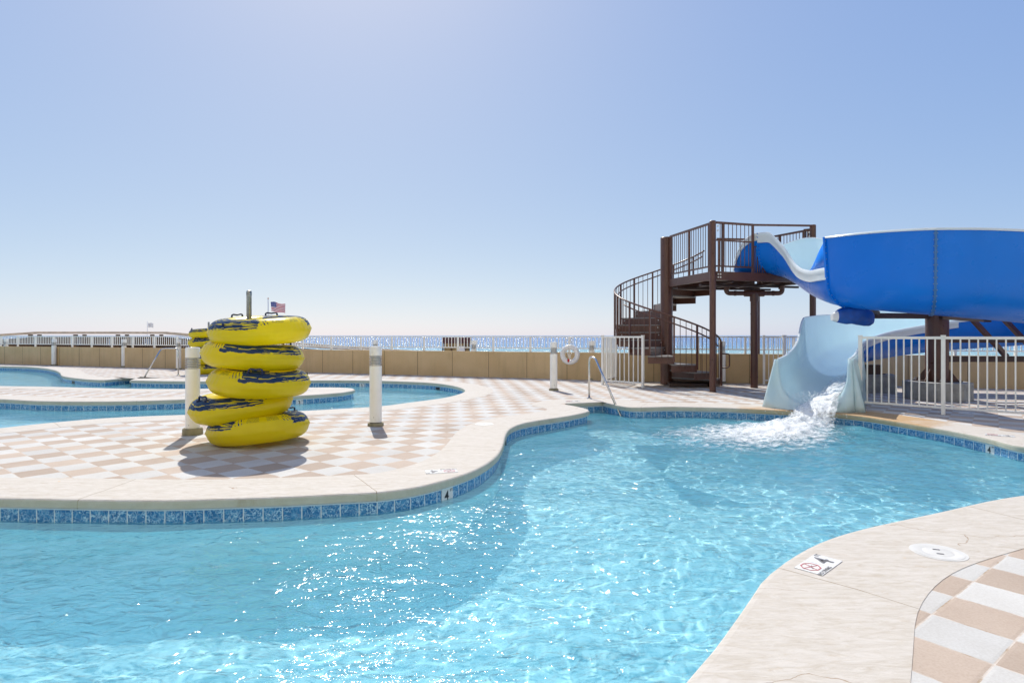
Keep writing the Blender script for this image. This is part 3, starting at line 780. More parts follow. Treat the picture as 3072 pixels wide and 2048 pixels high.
# tilt: (about x: + lifts the far side, about y: + drops the right side); turn: rotation of the print
spec = [(778, .178, (3, -3.4), -62, (152, 122), 'bottom yellow tube of the near stack, resting on the paving with label blocks showing'),
        (722, .452, (4, -4.2), -5, (244, 137), 'second yellow tube from the ground in the near stack, shoved to the left'),
        (781, .735, (2, 1.5), 55, (232, 60), 'middle yellow tube of the near stack with one navy handle in front'),
        (758, 1.055, (1, 4.0), 40, (50, 20), 'fourth yellow tube of the near stack, drooping to the right'),
        (783.4, 1.372, (5, 1.8), -35, (182, 132), 'top yellow tube of the near stack, its navy pattern uppermost')]
for k, (pxx, z, tl, turn, hd, lab) in enumerate(spec):
    tube_thing(lab, 'yellow and navy swim tubes stacked on poles', k, hd, (Xp(pxx), DS+(0, .03, -.02, .02, 0)[k], z), tl, turn)
pl = thing('tube_pole', 'galvanised pole with a dark hole near its top, rising through the near tube stack', 'pole', (Xp(744.9), DS+.02, 0))
m = M(); m.lathe([(.03, 0), (.03, 1.835), (.031, 1.838)], pl.location, 20); m.build('shaft', GALV, pl, True, auto=40)
m = M(); m.lathe([(.0325, 1.80), (.0325, 1.84), (.026, 1.856), (.012, 1.862), (.0001, 1.863)], pl.location, 20); m.build('cap', GALV, pl, True, auto=40)
DF = 20.4; Xf = lambda p: (p-1536)/F*DF
for k, (pxx, z, tl, turn, lab) in enumerate([(632, .16, (0, -1), 60, 'lowest tube of the distant stack, half hidden by the near bollard'), (628, .47, (0, 2), 130, 'second tube up in the distant stack'), (634, .80, (2, -2), 200, 'third tube up in the distant stack'),
        (622, 1.10, (3, -5), 30, 'fourth tube up in the distant stack, tilted'), (624, 1.40, (4, -2), 330, 'top tube of the distant stack behind the near one')]):
    tube_thing('yellow '+lab, 'yellow and navy swim tubes stacked on poles', 9+k, (230, 50), (Xf(pxx), DF, z), tl, turn)
pl = thing('tube_pole', 'thin steel pole poking out of the distant yellow tube stack', 'pole', (Xf(626), DF, 0))
m = M(); m.lathe([(.03, 0), (.03, 1.76), (.02, 1.775), (.0001, 1.78)], pl.location, 14); m.build('shaft', GALV, pl, True, auto=40)

# ---------------------------------------------------------------- steel handrails
def bent(pts, rad=.12, n=8):
    P = [Vector(p) for p in pts]; out = [P[0]]
    for i in range(1, len(P)-1):
        a = (P[i-1]-P[i]); b = (P[i+1]-P[i]); d = min(rad, a.length*.45, b.length*.45); s = P[i]+a.normalized()*d; e = P[i]+b.normalized()*d
        for k in range(n+1):
            t = k/n; out.append(s.lerp(P[i], t).lerp(P[i].lerp(e, t), t))
    out.append(P[-1]); return out
h1 = G(1767.5, 1195)
t = thing('pool_handrail', 'bent stainless handrail leading down the steps of the foreground pool', 'handrail', h1)
e = G(1861, 1246, -.19)
hz = HC-(1071-HY)/F*12.2
pm = h1.lerp(e, .20); low = e+(e-Vector((pm.x, pm.y, hz)))*.5
m = M(); m.tube(bent([h1, (h1.x, h1.y, hz), (pm.x, pm.y, hz), low], .14), .0215, 14); m.build('rail', STEEL, t, True)
m = M(); m.lathe([(.055, .001), (.05, .012), (.024, .02)], h1, 20); m.build('escutcheon', STEEL, t, True, auto=40)
h2 = G(535, 1126); t = thing('pool_handrail', 'distant bent stainless handrail at the steps of the far pool', 'handrail', h2)
hz = HC-(1045-HY)/F*19.1; ft = Vector((-11.45, 18.35, -.1)); pm = Vector((h2.x-.48, h2.y-.12, hz))
m = M(); m.tube(bent([h2, (h2.x, h2.y, hz), pm, ft], .13), .022, 12); m.build('rail', STEEL, t, True)
h3 = h2+Vector((.0, .35, 0)); m = M(); m.lathe([(.055, .001), (.05, .012), (.024, .02)], h2, 16); m.build('escutcheon', STEEL, t, True)

# ---------------------------------------------------------------- life ring on the fence
c = AT(1709.7, 1063.5, 17.33); t = thing('life_ring', 'white life ring with rope and red weight hung on the tan wall', 'life ring', c)
fz = math.atan2(-.381, 1)
ex = Vector((math.cos(fz), math.sin(fz), 0)); ez = Vector((0, 0, 1)); ey = Vector((-ex.y, ex.x, 0))
m = M(); m.tube([c+ex*.222*math.cos(q)+ez*.222*math.sin(q) for q in [2*math.pi*k/40 for k in range(40)]], .072, 14, closed=True); m.build('ring', PLW, t, True)
for q in (45, 135, 225, 315):
    q = R(q); cc = c+ex*.222*math.cos(q)+ez*.222*math.sin(q); rd = ex*math.cos(q)+ez*math.sin(q)
    m = M(); m.tube([cc+rd*.076*math.cos(k*math.pi/8)+ey*.076*math.sin(k*math.pi/8) for k in range(16)], .010, 8, closed=True); m.build('rope_band', PLW, t, True)
m = M(); 
rr = random.Random(4)
for k in range(7):
    a = c+ez*(.30+rr.uniform(0, .15))+ex*rr.uniform(-.1, .1)-ey*.08; b = c+ez*(.42+rr.uniform(0, .12))+ex*rr.uniform(-.12, .12)-ey*.06
    m.tube([a, a.lerp(b, .5)+ex*rr.uniform(-.08, .08)-ez*.05, b, c+ez*.50+ey*.06], .009, 6)
for k in range(4):
    x0 = rr.uniform(-.1, .1); m.tube([c+ez*.3+ex*x0-ey*.08, c+ez*.12+ex*rr.uniform(-.13, .13)-ey*.05, c-ez*.05+ex*rr.uniform(-.09, .09)-ey*.05, c-ez*.16+ex*rr.uniform(-.1, .1)-ey*.05], .0075, 6)
m.tube([c+ez*.3+ex*.05, c+ez*.53+ey*.08], .01, 6)
m.build('rope', PLW, t, True)
m = M(); m.lathe([(.0001, -.05), (.025, -.045), (.032, 0), (.025, .045), (.0001, .05)], c-ex*.03-ez*.17-ey*.06, 14); m.build('float_weight', REDP, t, True)

# ---------------------------------------------------------------- lids and depth markers
LIDM = paint('aged_white_plastic', (.62, .615, .59), .5, .05, 8, dirt=(.5, .45, .36))
def lid(px_, py_, r, label, slots=True):
    c = G(px_, py_); t = thing('deck_drain', label, 'deck drain', c, 'round white deck drains')
    m = M(); m.lathe([(r+.012, .0002), (r+.012, .0018), (r, .0018)], c, 40); m.build('collar', LIDM, t, True, auto=30)
    m = M(); m.lathe([(r-.004, .001), (r-.004, .0030), (r*.62, .0032), (r*.60, .0022), (r*.58, .0033), (.0001, .0035)], c, 40); m.build('cover', LIDM, t, True, auto=30)
    if slots:
        for s in (-1, 1):
            m = M(); a = R(70); d = Vector((math.cos(a), math.sin(a), 0)); q = c+d*s*r*.28; m.bar(q+d.cross(Vector((0, 0, 1)))*.018+Vector((0, 0, .0042)), q-d.cross(Vector((0, 0, 1)))*.018+Vector((0, 0, .0042)), .014, .002); m.build('finger_slot', INKG, t)
lid(2814.7, 1655.5, .136, 'round white lid with two dark slots, in the near right coping')
lid(1453, 1271.7, .125, 'small round white lid in the coping at the waist of the left terrace')
lid(2914, 1240, .165, 'round white lid in the shade under the white picket fence')
def text(body, size, parent, mat, loc, ax, ay, name='lettering', ext=.0006, sx=1.0):
    "flat lettering in the plane of ax, ay (parent must be an unrotated empty)"
    cu = bpy.data.curves.new(name, 'FONT'); cu.body = body; cu.size = size; cu.align_x = 'CENTER'; cu.align_y = 'CENTER'; cu.extrude = ext; cu.offset = size*.012
    cu.materials.append(mat); o = bpy.data.objects.new('text_source', cu); S.collection.objects.link(o); bpy.context.view_layer.update()
    ax, ay = Vector(ax).normalized(), Vector(ay).normalized(); az = ax.cross(ay)
    mt = Matrix((ax*sx, ay, az)).transposed().to_4x4()
    mw_ = Matrix.Translation(Vector(loc)-parent.location)@mt
    me = bpy.data.meshes.new_from_object(o.evaluated_get(bpy.context.evaluated_depsgraph_get())); bpy.data.objects.remove(o); bpy.data.curves.remove(cu)
    me.name = name; me.transform(mw_); o = bpy.data.objects.new(name, me); link(o, parent)
    return o
def deck_marker(c, rz, label, ft='4', flip=False):
    c = Vector((c[0], c[1], 0)); t = thing('depth_marker', label, 'depth marker', c, 'white depth marker tiles')
    ax = Vector((math.cos(rz), math.sin(rz), 0)); ay = Vector((-ax.y, ax.x, 0)); up = Vector((0, 0, 1))
    for s in (-1, 1):
        m = M(); m.box(c+ax*.0765*s+up*.002, (.150, .150, .005), rz); m.build('tile', TWHITE, t)
    z = up*.0052
    text(ft, .15, t, INKG, c+ax*.07+z-ay*.004, ax, ay, sx=1.05); text('FT', .038, t, INKG, c+ax*.135+ay*.055+z, ax, ay)
    text('NO DIVING', .031, t, INKG, c-ax*.076-ay*.062+z, ax, ay)
    m = M(); oc = [c-ax*.076+ay*.014+ax*.056*math.cos(R(22.5+45*k))+ay*.05*math.sin(R(22.5+45*k))+up*.0055 for k in range(8)]
    for k in range(8): m.bar(oc[k], oc[(k+1) % 8], .007, .0012)
    m.bar(oc[1]-up*.0002, oc[5]-up*.0002, .006, .0012); m.bar(oc[3]-up*.0004, oc[7]-up*.0004, .006, .0012); m.build('prohibition_sign', INKR, t)
    m = M(); k0 = c-ax*.076+ay*.014+z; m.bar(k0-ax*.018-ay*.02, k0+ax*.015+ay*.018, .006, .0012); m.bar(k0, k0+ax*.024+ay*.004, .004, .0012); m.build('diver_figure', INKG, t)
deck_marker((1.748, 3.379), math.atan2(.206, .224), 'worn 4 FT NO DIVING tile in the near right coping')
p = gxy(1324, 1413.5); deck_marker(p, math.atan2(-.15, -.62)+math.pi*0, 'faded 4 FT NO DIVING tile on the coping edge of the left terrace')
p = gxy(3000, 1306); deck_marker(p, R(-35), 'faint depth tile on the right coping above the wall number')
p = gxy(1718, 1203.5); deck_marker(p, R(10), 'tiny faint depth tile by the corner of the pool steps')
def nearest(poly, p):
    best = min(range(len(poly)), key=lambda i: (poly[i]-p).length); a = poly[best]; d = (poly[(best+1) % len(poly)]-poly[best-1]).normalized(); return a, d
def wall_marker(poly, sg, pxy, body, label, wd=.15):
    a, d = nearest(poly, gxy(*pxy)); n = Vector((d.y, -d.x))*sg; a = a+n*.04; n3 = Vector((-n.x, -n.y, 0)); ax = Vector((d.x, d.y, 0))*(-1 if True else 1)
    # reading direction: rightwards seen from the water
    ax = Vector((0, 0, 1)).cross(n3).normalized()
    c = Vector((a.x, a.y, -.168))+n3*.003; t = thing('wall_depth_marker', label, 'depth marker', c)
    m = M(); m.bar(c-ax*wd/2, c+ax*wd/2, .006, .150); m.build('tile', TWHITE, t)
    text(body, .13, t, INKB, c+n3*.0045-ax*.01+Vector((0, 0, .004)), ax, (0, 0, 1), sx=.9)
    text('FT', .034, t, INKB, c+n3*.0045+ax*.052+Vector((0, 0, .05)), ax, (0, 0, 1))
wall_marker(poolA, 1, (1344, 1437), '4', 'white wall tile reading 4 FT in the blue band below the left terrace')
wall_marker(poolA, 1, (2961, 1312), '4', 'white wall tile reading 4 FT in the blue band at the right edge')
wall_marker(island, -1, (890, 1186.5), '3', 'white wall tile reading 3 FT on the island edge right of the tubes')
wall_marker(poolB, 1, (1086, 1140), '3', 'white wall tile reading 3 FT on the far pool edge')
wall_marker(poolA, 1, (1755, 1207.5), '4', 'white wall tile reading 4 FT at the back of the step recess')
def skimmer(poly, sg, pxy, label):
    a, d = nearest(poly, gxy(*pxy)); n = Vector((d.y, -d.x))*sg; a = a+n*.04; n3 = Vector((-n.x, -n.y, 0)); ax = Vector((d.x, d.y, 0)); c = Vector((a.x, a.y, -.17)); t = thing('skimmer_mouth', label, 'skimmer', c, 'dark skimmer mouths in the tile band')
    m = M(); m.bar(c-ax*.1+n3*.002, c+ax*.1+n3*.002, .004, .12); m.build('opening', INKB, t)
    for s in (-1, 1):
        m = M(); m.box(c+ax*.105*s+n3*.004, (.012, .008, .13), math.atan2(d.y, d.x)); m.build('frame_side', CONY, t)
skimmer(poolA, 1, (1522, 1293), 'dark skimmer mouth in the tile band at the waist of the left terrace')
skimmer(poolB, 1, (1310, 1149), 'dark skimmer mouth in the far pool edge right of the bollard')
skimmer(poolB, 1, (218, 1132), 'dark skimmer mouth in the far left pool edge')

# ---------------------------------------------------------------- spiral stair and platform
C0 = Vector((4.147, 15.9)); C1 = Vector((4.66, 13.76)); C2 = Vector((7.42, 14.62)); C3 = Vector((6.70, 16.2)); ZD = 2.80; ZT = 3.94
tw = thing('stair_tower', 'brown painted steel spiral stair tower with railed platform beside the slide', 'stair tower', (C0.x, C0.y, 0))
def col(p, r, z1, z0=0, name='column'):
    m = M(); m.lathe([(r, z0), (r, z1-.01), (r-.01, z1)], (p.x, p.y, 0), 28); m.build(name, BRN, tw, True, auto=40)
    m = M(); m.lathe([(r+.012, z0), (r+.012, z0+.012)], (p.x, p.y, 0), 28); m.build('base_ring', BRND, tw, True, auto=40)
col(C0, .162, 3.93); col(C1, .073, 3.965); col(C2, .073, 4.03); col(C3, .073, 2.62); 
# platform frame
V3 = lambda p, z: Vector((p.x, p.y, z))
fr_ = M()
for a, b in ((C0, C1), (C1, C2), (C2, C3), (C3, C0)):
    d = (b-a).normalized(); a2, b2 = a+d*(.17 if a is C0 else .08), b-d*(.17 if b is C0 else .08)
    m = M(); m.bar(V3(a2, ZD-.105), V3(b2, ZD-.105), .05, .20); m.build('edge_beam', BRN, tw, bevel=.004)
for k in range(1, 5):
    a = C0.lerp(C3, k/5); b = C1.lerp(C2, k/5); d = (b-a).normalized(); m = M(); m.bar(V3(a+d*.04, ZD-.225), V3(b-d*.04, ZD-.225), .06, .05); m.build('joist', BRND, tw)
for k in (.25, .75):
    a = C0.lerp(C1, k); b = C3.lerp(C2, k); m = M(); m.bar(V3(a, ZD-.275), V3(b, ZD-.275), .08, .05); m.build('joist', BRND, tw)
m = M(); m.prism([C0+Vector((.03, -.03)), C1+Vector((.03, .05)), C2+Vector((-.03, .05)), C3+Vector((-.03, -.03))], ZD-.03, ZD); m.build('deck_plate', TREAD, tw)
for P, q in ((C1, Vector((.09, .02))), ):
    for i in range(2):
        for j in range(2):
            c = Vector((P.x+.115+i*.055, P.y-.012+i*.006, ZD-.075-j*.07)); m = M(); m.tube([c+Vector((0, -.02, 0)), c+Vector((0, -.035, 0))], .018, 10); m.build('bolt', BOLT, tw)
for zz_ in (ZT-.10, ZT-.2):
    c = Vector((C1.x+.11, C1.y-.01, zz_)); m = M(); m.tube([c, c+Vector((0, -.03, 0))], .017, 10); m.build('bolt', BOLT, tw)
    c = Vector((C2.x-.11, C2.y-.02, zz_)); m = M(); m.tube([c, c+Vector((0, -.03, 0))], .017, 10); m.build('bolt', BOLT, tw)
NB = [0]
def rail_run(a, b, z0, z1, posts, nb, mid=None, skip=None, top=True, low=True):
    d = b-a
    if top: m = M(); m.bar(V3(a, z1), V3(b, z1), .045, .05); m.build('top_rail', BRN, tw)
    if low: m = M(); m.bar(V3(a, z0+.12), V3(b, z0+.12), .03, .035); m.build('bottom_rail', BRN, tw)
    for t_ in posts:
        p = a+d*t_; m = M(); m.box((p.x, p.y, (z0-.18+z1)/2), (.045, .045, z1-z0+.18), math.atan2(d.y, d.x)); m.build('rail_post', BRN, tw)
    for j in range(1, nb+1):
        p = a+d*(j/(nb+1)); m = M(); m.tube([V3(p, z0+.12), V3(p, z1-.02)], .0085, 6); m.build('baluster', BRN, tw); NB[0] += 1
a, b = C0+(C1-C0).normalized()*.2, C1-(C1-C0).normalized()*.09
rail_run(a, b, ZD, ZT-.02, (.0, .5, .97), 17)
a = C1+(C2-C1).normalized()*.09; b = C1+(C2-C1)*.385
rail_run(a, b, ZD, ZT-.01, (.18, 1.0), 8)
m = M(); m.bar(V3(a, ZD+.72), V3(b, ZD+.72), .03, .03); m.build('mid_rail', BRN, tw)
m = M(); m.bar(V3(b, ZT-.01), V3(C2, ZT+.07), .045, .045); m.build('top_rail', BRN, tw)
# side guard in front of the slide start: short frame with three bars
g0 = b; g1 = C1+(C2-C1)*.52
m = M(); m.bar(V3(b, ZD+.62), V3(b.lerp(g1, .35), ZD+.62), .02, .02); m.bar(V3(b.lerp(g1, .35), ZD+.62), V3(b.lerp(g1, .35), ZD), .02, .02); m.bar(V3(b.lerp(g1, .35), ZD+.32), V3(g1, ZD-.02), .02, .02)
for t_ in (.17, .52, .7, .85): q = b.lerp(g1, t_); m.bar(V3(q, ZD), V3(q, ZD+(.62 if t_ < .35 else .32*(1-(t_-.35)/.65))), .014, .014)
m.build('entry_guard', BRN, tw)
rail_run(C3+(C2-C3)*.02, C2-(C2-C3)*.06, ZD, ZT-.02, (.0, .45, .93), 16)
rail_run(C3+(C2-C3)*.93-Vector((.12, 0)), C2, ZD, ZT-.02, (.0, .5), 0, low=False)
aa = C3.lerp(C0, .0); bb = C3.lerp(C0, .45); rail_run(aa, bb, ZD, ZT-.02, (.95,), 8)
# spiral
RO = 1.36; rise = ZD/14; dth = R(-24.6)
def ang(k): return R(-36)+(k-1)*dth
def sp(th, r, z): return Vector((C0.x+r*math.cos(th), C0.y+r*math.sin(th), z))
for k in range(1, 14):
    a0, a1 = ang(k)+R(12.8), ang(k)-R(14.5); z = rise*k
    pts = [sp(a0, .15, 0).xy, sp(a0, RO, 0).xy, sp((a0+a1)/2, RO*1.005, 0).xy, sp(a1, RO, 0).xy, sp(a1, .15, 0).xy]
    m = M(); m.prism(pts, z-.035, z); m.build('tread', TREAD, tw)
    m = M(); m.bar(sp(a0, .16, z-.12), sp(a0, RO-.01, z-.12), .012, .18); m.bar(sp(a0, RO-.02, z-.11), sp(a1, RO-.02, z-.11), .012, .17); m.build('riser', BRN, tw)
    m = M(); c = sp(a0, .23, z-.08); m.tube([c+sp(a0+R(90), 0, 0)*0, c+Vector((math.sin(a0), -math.cos(a0), 0))*-.02], .016, 8); c = sp(a0, RO-.1, z-.08); m.tube([c, c+Vector((math.sin(a0), -math.cos(a0), 0))*-.02], .014, 8); m.build('riser_bolt', BOLT, tw)
    m = M(); m.box(sp(a0, .19, z-.10), (.06, .03, .17), a0); m.build('bracket', BRN, tw)
def rz_(th): return rise*(1+(R(-36)-th)/(-dth))
ths = [R(-20)-R(4)*i for i in range(79)]
HZ = 1.06
m = M(); m.tube([sp(t_, RO+.02, rz_(t_)+HZ) for t_ in ths], .022, 10); m.build('top_rail', BRN, tw, True)
m = M(); m.tube([sp(t_, RO-.05, rz_(t_)+HZ-.16) for t_ in ths[2:36]], .018, 10); m.build('hand_rail', BRN, tw, True)
m = M(); m.tube([sp(t_, RO-.05, rz_(t_)+HZ-.16) for t_ in ths[40:]], .018, 10); m.build('hand_rail', BRN, tw, True)
k = 0; th = R(-24)
while th > R(-332):
    kk = math.floor((R(-36)-th+R(12.8))/(-dth))+1; zt_ = rise*max(1, min(13, kk)); z1 = rz_(th)+HZ
    if k % 4 == 0:
        m = M(); m.box((*sp(th, RO+.02, 0).xy, (zt_-.14+z1)/2), (.04, .04, z1-zt_+.14), th); m.build('rail_post', BRN, tw)
    else:
        m = M(); m.tube([sp(th, RO+.02, zt_-.12), sp(th, RO+.02, z1)], .0085, 6)
        m.build('baluster', BRN, tw)
    th -= R(6.1); k += 1
# bottom kerb plate and end loop of the handrail
m = M(); m.prism([sp(R(-25), .2, 0).xy, sp(R(-25), RO-.1, 0).xy, sp(R(-50), RO-.15, 0).xy, sp(R(-100), .9, 0).xy, sp(R(-100), .2, 0).xy], .01, .09); m.build('base_plate', BRND, tw)
e0 = sp(R(-20), RO+.02, rz_(R(-20))+HZ-.05)
m = M(); m.bar(Vector((e0.x, e0.y, 0)), e0+Vector((0, 0, .06)), .05, .05); m.build('rail_post', BRN, tw)
m = M(); m.tube(bent([e0+Vector((0, 0, -.25)), e0+Vector((.2, -.05, -.25)), e0+Vector((.2, -.05, -.60)), e0+Vector((0, 0, -.62))], .06, 5), .017, 8); m.build('rail_loop', BRN, tw, True)
# brown water pipe under the platform
pp = thing('water_pipe', 'brown water riser pipe with a tee and two elbows under the platform', 'pipe', (*G(2262.6, 1162.5).xy, 0)); P0 = pp.location.copy()
zT = HC+(1006-879.5)/F*14.83
m = M(); m.lathe([(.089, 0), (.089, zT)], P0, 24); m.build('riser_pipe', BRN, pp, True, auto=40)
for k in (.0, .9, 1.75): m = M(); m.lathe([(.094, .25+k*.9), (.094, .29+k*.9)], P0, 24); m.build('coupling', BRN, pp, True, auto=40)
m = M(); m.tube([P0+Vector((-.24, 0, zT)), P0+Vector((.24, 0, zT))], .085, 20); m.lathe([(.105, zT-.2), (.105, zT-.02)], P0, 20); m.build('tee', BRN, pp, True, auto=40)
for s, L in ((-1, .70), (1, .70)):
    m = M(); m.tube(bent([P0+Vector((s*.2, 0, zT)), P0+Vector((s*L, 0, zT)), P0+Vector((s*L, 0, zT+.27)), P0+Vector((s*(L-.42), .05, zT+.27)), P0+Vector((s*(L-.48), .1, zT+.40))], .10, 7), .058, 16); m.build('elbow_pipe', BRN, pp, True, auto=40)
    m = M(); m.tube([P0+Vector((s*(L-.02), 0, zT+.1)), P0+Vector((s*(L-.02), 0, zT+.16))], .068, 16); m.tube([P0+Vector((s*.45, 0, zT)), P0+Vector((s*.50, 0, zT))], .066, 16); m.build('coupling', BRN, pp, True, auto=40)

# ---------------------------------------------------------------- water slide
sl_ = thing('water_slide', 'curving water slide, royal blue outside and pale blue inside with white rims', 'water slide', (6.7, 12.0, 0))
# x, y, bottom z, right wall, left wall (seen in the direction of travel)
ST = [(5.72, 14.98, 2.86, .10, .10), (5.98, 14.74, 2.85, .72, .72), (6.28, 14.42, 2.80, .93, .75), (6.55, 14.02, 2.66, 1.00, .98), (6.70, 13.50, 2.42, .88, 1.04), (6.75, 12.95, 2.17, .68, .92),
      (6.72, 12.3, 1.98, .67, .82), (6.66, 11.55, 1.85, .76, .78),
      (6.86, 10.95, 1.77, .85, .9), (7.4, 10.47, 1.68, .95, .8), (8.1, 10.27, 1.60, .95, .8), (8.95, 10.32, 1.53, .95, .8), (10.0, 10.6, 1.44, .95, .8), (11.1, 11.3, 1.32, 1.0, .8), (11.6, 12.3, 1.2, 1.0, .75), (11.3, 13.4, 1.08, 1.0, .7),
      (10.3, 13.98, .97, 1.0, .68), (9.2, 14.08, .84, 1.08, .66), (8.2, 13.88, .69, 1.12, .66), (7.5, 13.42, .56, 1.2, .68), (6.92, 12.75, .43, 1.26, .73),
      (6.38, 11.95, .29, .90, .82), (5.80, 11.15, .15, .80, .80), (5.27, 10.40, .08, .80, .82)]
HI = {8: 1.38, 9: 1.42, 10: 1.44, 11: 1.45, 12: 1.42, 13: 1.35}
def curve(i0, i1, n=7, ov=None):
    "catmull-rom through stations i0..i1, returning (x,y,z,hr,hl,heading)"
    P = [list(s) for s in ST]
    if ov:
        for k_, v_ in ov.items(): P[k_][3] = v_
    out = []
    for i in range(i0, i1):
        p1, p2 = P[i], P[i+1]; p0 = P[i-1] if i > 0 else p1; p3 = P[i+2] if i+2 < len(P) else p2
        for j in range(n+(1 if i == i1-1 else 0)):
            t = j/n; v = []
            for q in range(5):
                a, b, c_, d = p0[q], p1[q], p2[q], p3[q]
                if q >= 3:
                    if i == i0: a = b
                    if i == i1-1: d = c_
                v.append(.5*((2*b)+(-a+c_)*t+(2*a-5*b+4*c_-d)*t*t+(-a+3*b-3*c_+d)*t**3))
            dx = .5*((-p0[0]+p2[0])+2*(2*p0[0]-5*p1[0]+4*p2[0]-p3[0])*t+3*(-p0[0]+3*p1[0]-3*p2[0]+p3[0])*t*t)
            dy = .5*((-p0[1]+p2[1])+2*(2*p0[1]-5*p1[1]+4*p2[1]-p3[1])*t+3*(-p0[1]+3*p1[1]-3*p2[1]+p3[1])*t*t)
            out.append((*v, math.atan2(dy, dx)))
    return out
WH = .53; FL = 14
def prof(hr, hl, off=0):
    "cross-section from the right rim down round the bottom and up to the left rim; off>0 is outside"
    pts = []
    def side(h, s):
        L = []; w_ = WH+off; cz = WH; wall = h > WH
        for k in range(4):
            if wall: z = h-(h-cz)*k/4; L.append((s*(w_+.06*(z-cz)), z))
            else: pass
        a1 = math.pi/2 if wall else math.acos(max(-1, 1-h/cz))
        for k in range(9): a = a1*(1-k/9); L.append((s*w_*math.sin(a), cz-(cz+off)*math.cos(a)) if not wall or True else None)
        if not wall: L = [L[0]]*4+L
        return L
    r = side(hr, -1); l = side(hl, 1)
    return r+[(0, -off)]+l[::-1]
def place(st, x, z):
    X, Y, Z, hr, hl, hd = st; lx, ly = -math.sin(hd), math.cos(hd)       # left of the travel direction
    return Vector((X+lx*x, Y+ly*x, Z+z))
def section(i0, i1, band_r, band_l, ov=None, name='flume_section', inner_mat=None, outer=None, label=None):
    sts = curve(i0, i1, ov=ov); m = M()
    T = .014; inner = [[place(s, x, z) for x, z in prof(s[3], s[4], 0)] for s in sts]; outr = [[place(s, x, z) for x, z in prof(s[3], s[4], T)] for s in sts]
    n = len(inner[0])
    def skin(rows, flip):
        vs = [p for r_ in rows for p in r_]; fs = []
        for i in range(len(rows)-1):
            for j in range(n-1):
                f = (i*n+j, i*n+j+1, (i+1)*n+j+1, (i+1)*n+j); fs.append(f[::-1] if flip else f)
        m.add(vs, fs)
    m.m = 0; skin(outr, False); m.m = 1; skin(inner, True)
    m.m = 2
    for e_ in (0, -1):
        vs = inner[e_]+outr[e_]; m.add(vs, [(j, j+1, n+j+1, n+j) for j in range(n-1)])
    sec = m.build(name, [outer or BLUE, inner_mat or LINE, RIM], sl_, True, auto=55)
    if label: sec['label'] = label
    for side, band in ((-1, band_r), (1, band_l)):
        if not band: continue
        m = M(); rows = []
        for s in sts:
            h = s[3] if side < 0 else s[4]; x = side*(WH+.06*(h-WH) if h > WH else WH*math.sin(math.acos(max(-1, 1-h/WH))))
            bd = min(band, max(.02, h*.8)); o_ = side*.045
            pr = [(x-side*.004, h-.012), (x-side*.002, h+.010), (x+side*.012, h+.016), (x+side*.030, h+.010), (x+side*.040, h-.008), (x+side*.044, h-bd*.35), (x+side*.034, h-bd*.45), (x+side*.040, h-bd*.95), (x+side*.030, h-bd), (x+side*.013, h-bd)]
            rows.append([place(s, a, b) for a, b in pr])
        k_ = len(rows[0]); fs = [(i*k_+j, i*k_+j+1, (i+1)*k_+j+1, (i+1)*k_+j) for i in range(len(rows)-1) for j in range(k_-1)]
        fs += [tuple(range(k_)), tuple((len(rows)-1)*k_+j for j in range(k_-1, -1, -1))]
        m.add([p for r_ in rows for p in r_], fs); m.build('rim', RIM, sec, True, auto=40)
    return sts
SEAMB = paint('blue_grey_bolt', (.22, .36, .56), .35, .1, 30)
def flange(s, hr=None, hl=None, mat=None, depth=.05, wdt=.03, bolts=14, name='joint_flange', flip=1):
    st = list(s); 
    if hr: st[3] = hr
    if hl: st[4] = hl
    hd = st[5]; f = Vector((math.cos(hd), math.sin(hd), 0)); m = M(); rows = []
    for off, ds in ((.010, -wdt/2), (.014+depth, -wdt/2), (.014+depth, wdt/2), (.010, wdt/2)):
        rows.append([place(st, x, z)+f*ds for x, z in prof(st[3], st[4], off)])
    n = len(rows[0]); m.add([p for r_ in rows for p in r_], [(i*n+j, i*n+j+1, (i+1)*n+j+1, (i+1)*n+j) for i in range(3) for j in range(n-1)]+[(0, n, 2*n, 3*n), (n-1, 4*n-1, 3*n-1, 2*n-1)])
    o = m.build(name, mat or BLUE, sl_, True, auto=50)
    P = prof(st[3], st[4], .014+depth*.55); tot = [0]
    for a, b in zip(P[:-1], P[1:]): tot.append(tot[-1]+math.hypot(b[0]-a[0], b[1]-a[1]))
    half = tot[-1]*.62
    for k in range(bolts):
        s_ = .08+half*k/bolts
        for i in range(len(P)-1):
            if tot[i+1] >= s_: break
        t = (s_-tot[i])/max(1e-6, tot[i+1]-tot[i]); x = P[i][0]+(P[i+1][0]-P[i][0])*t; z = P[i][1]+(P[i+1][1]-P[i][1])*t
        c_ = place(st, x, z); m = M(); m.tube([c_-f*(wdt/2+.014), c_+f*(wdt/2+.014)], .008, 8); m.build('bolt', SEAMB, o)
section(0, 2, .17, .12); s1 = section(2, 7, .23, .05); flange(s1[0], bolts=16, depth=.028)
hi = dict(HI); hi[7] = 1.36
s2 = section(7, 9, .03, .05, ov=hi); flange(s2[0], depth=.035, wdt=.05, bolts=15)
s3 = section(9, 12, .03, .05, ov=hi); flange(s3[0], mat=paint('grey_blue_sealant', (.04, .17, .42), .4, .1, 20), depth=.02, wdt=.035, bolts=17)
s4 = section(12, 16, .03, .05, ov=hi)
s5 = section(16, 19, .05, .17); s6 = section(19, 20, .05, .17); flange(s5[-1], depth=.02, bolts=0)
s7 = section(20, 23, .12, .12, ov=None, outer=LINET, inner_mat=LINET, name='mouth_section', label='pale blue flared mouth section')
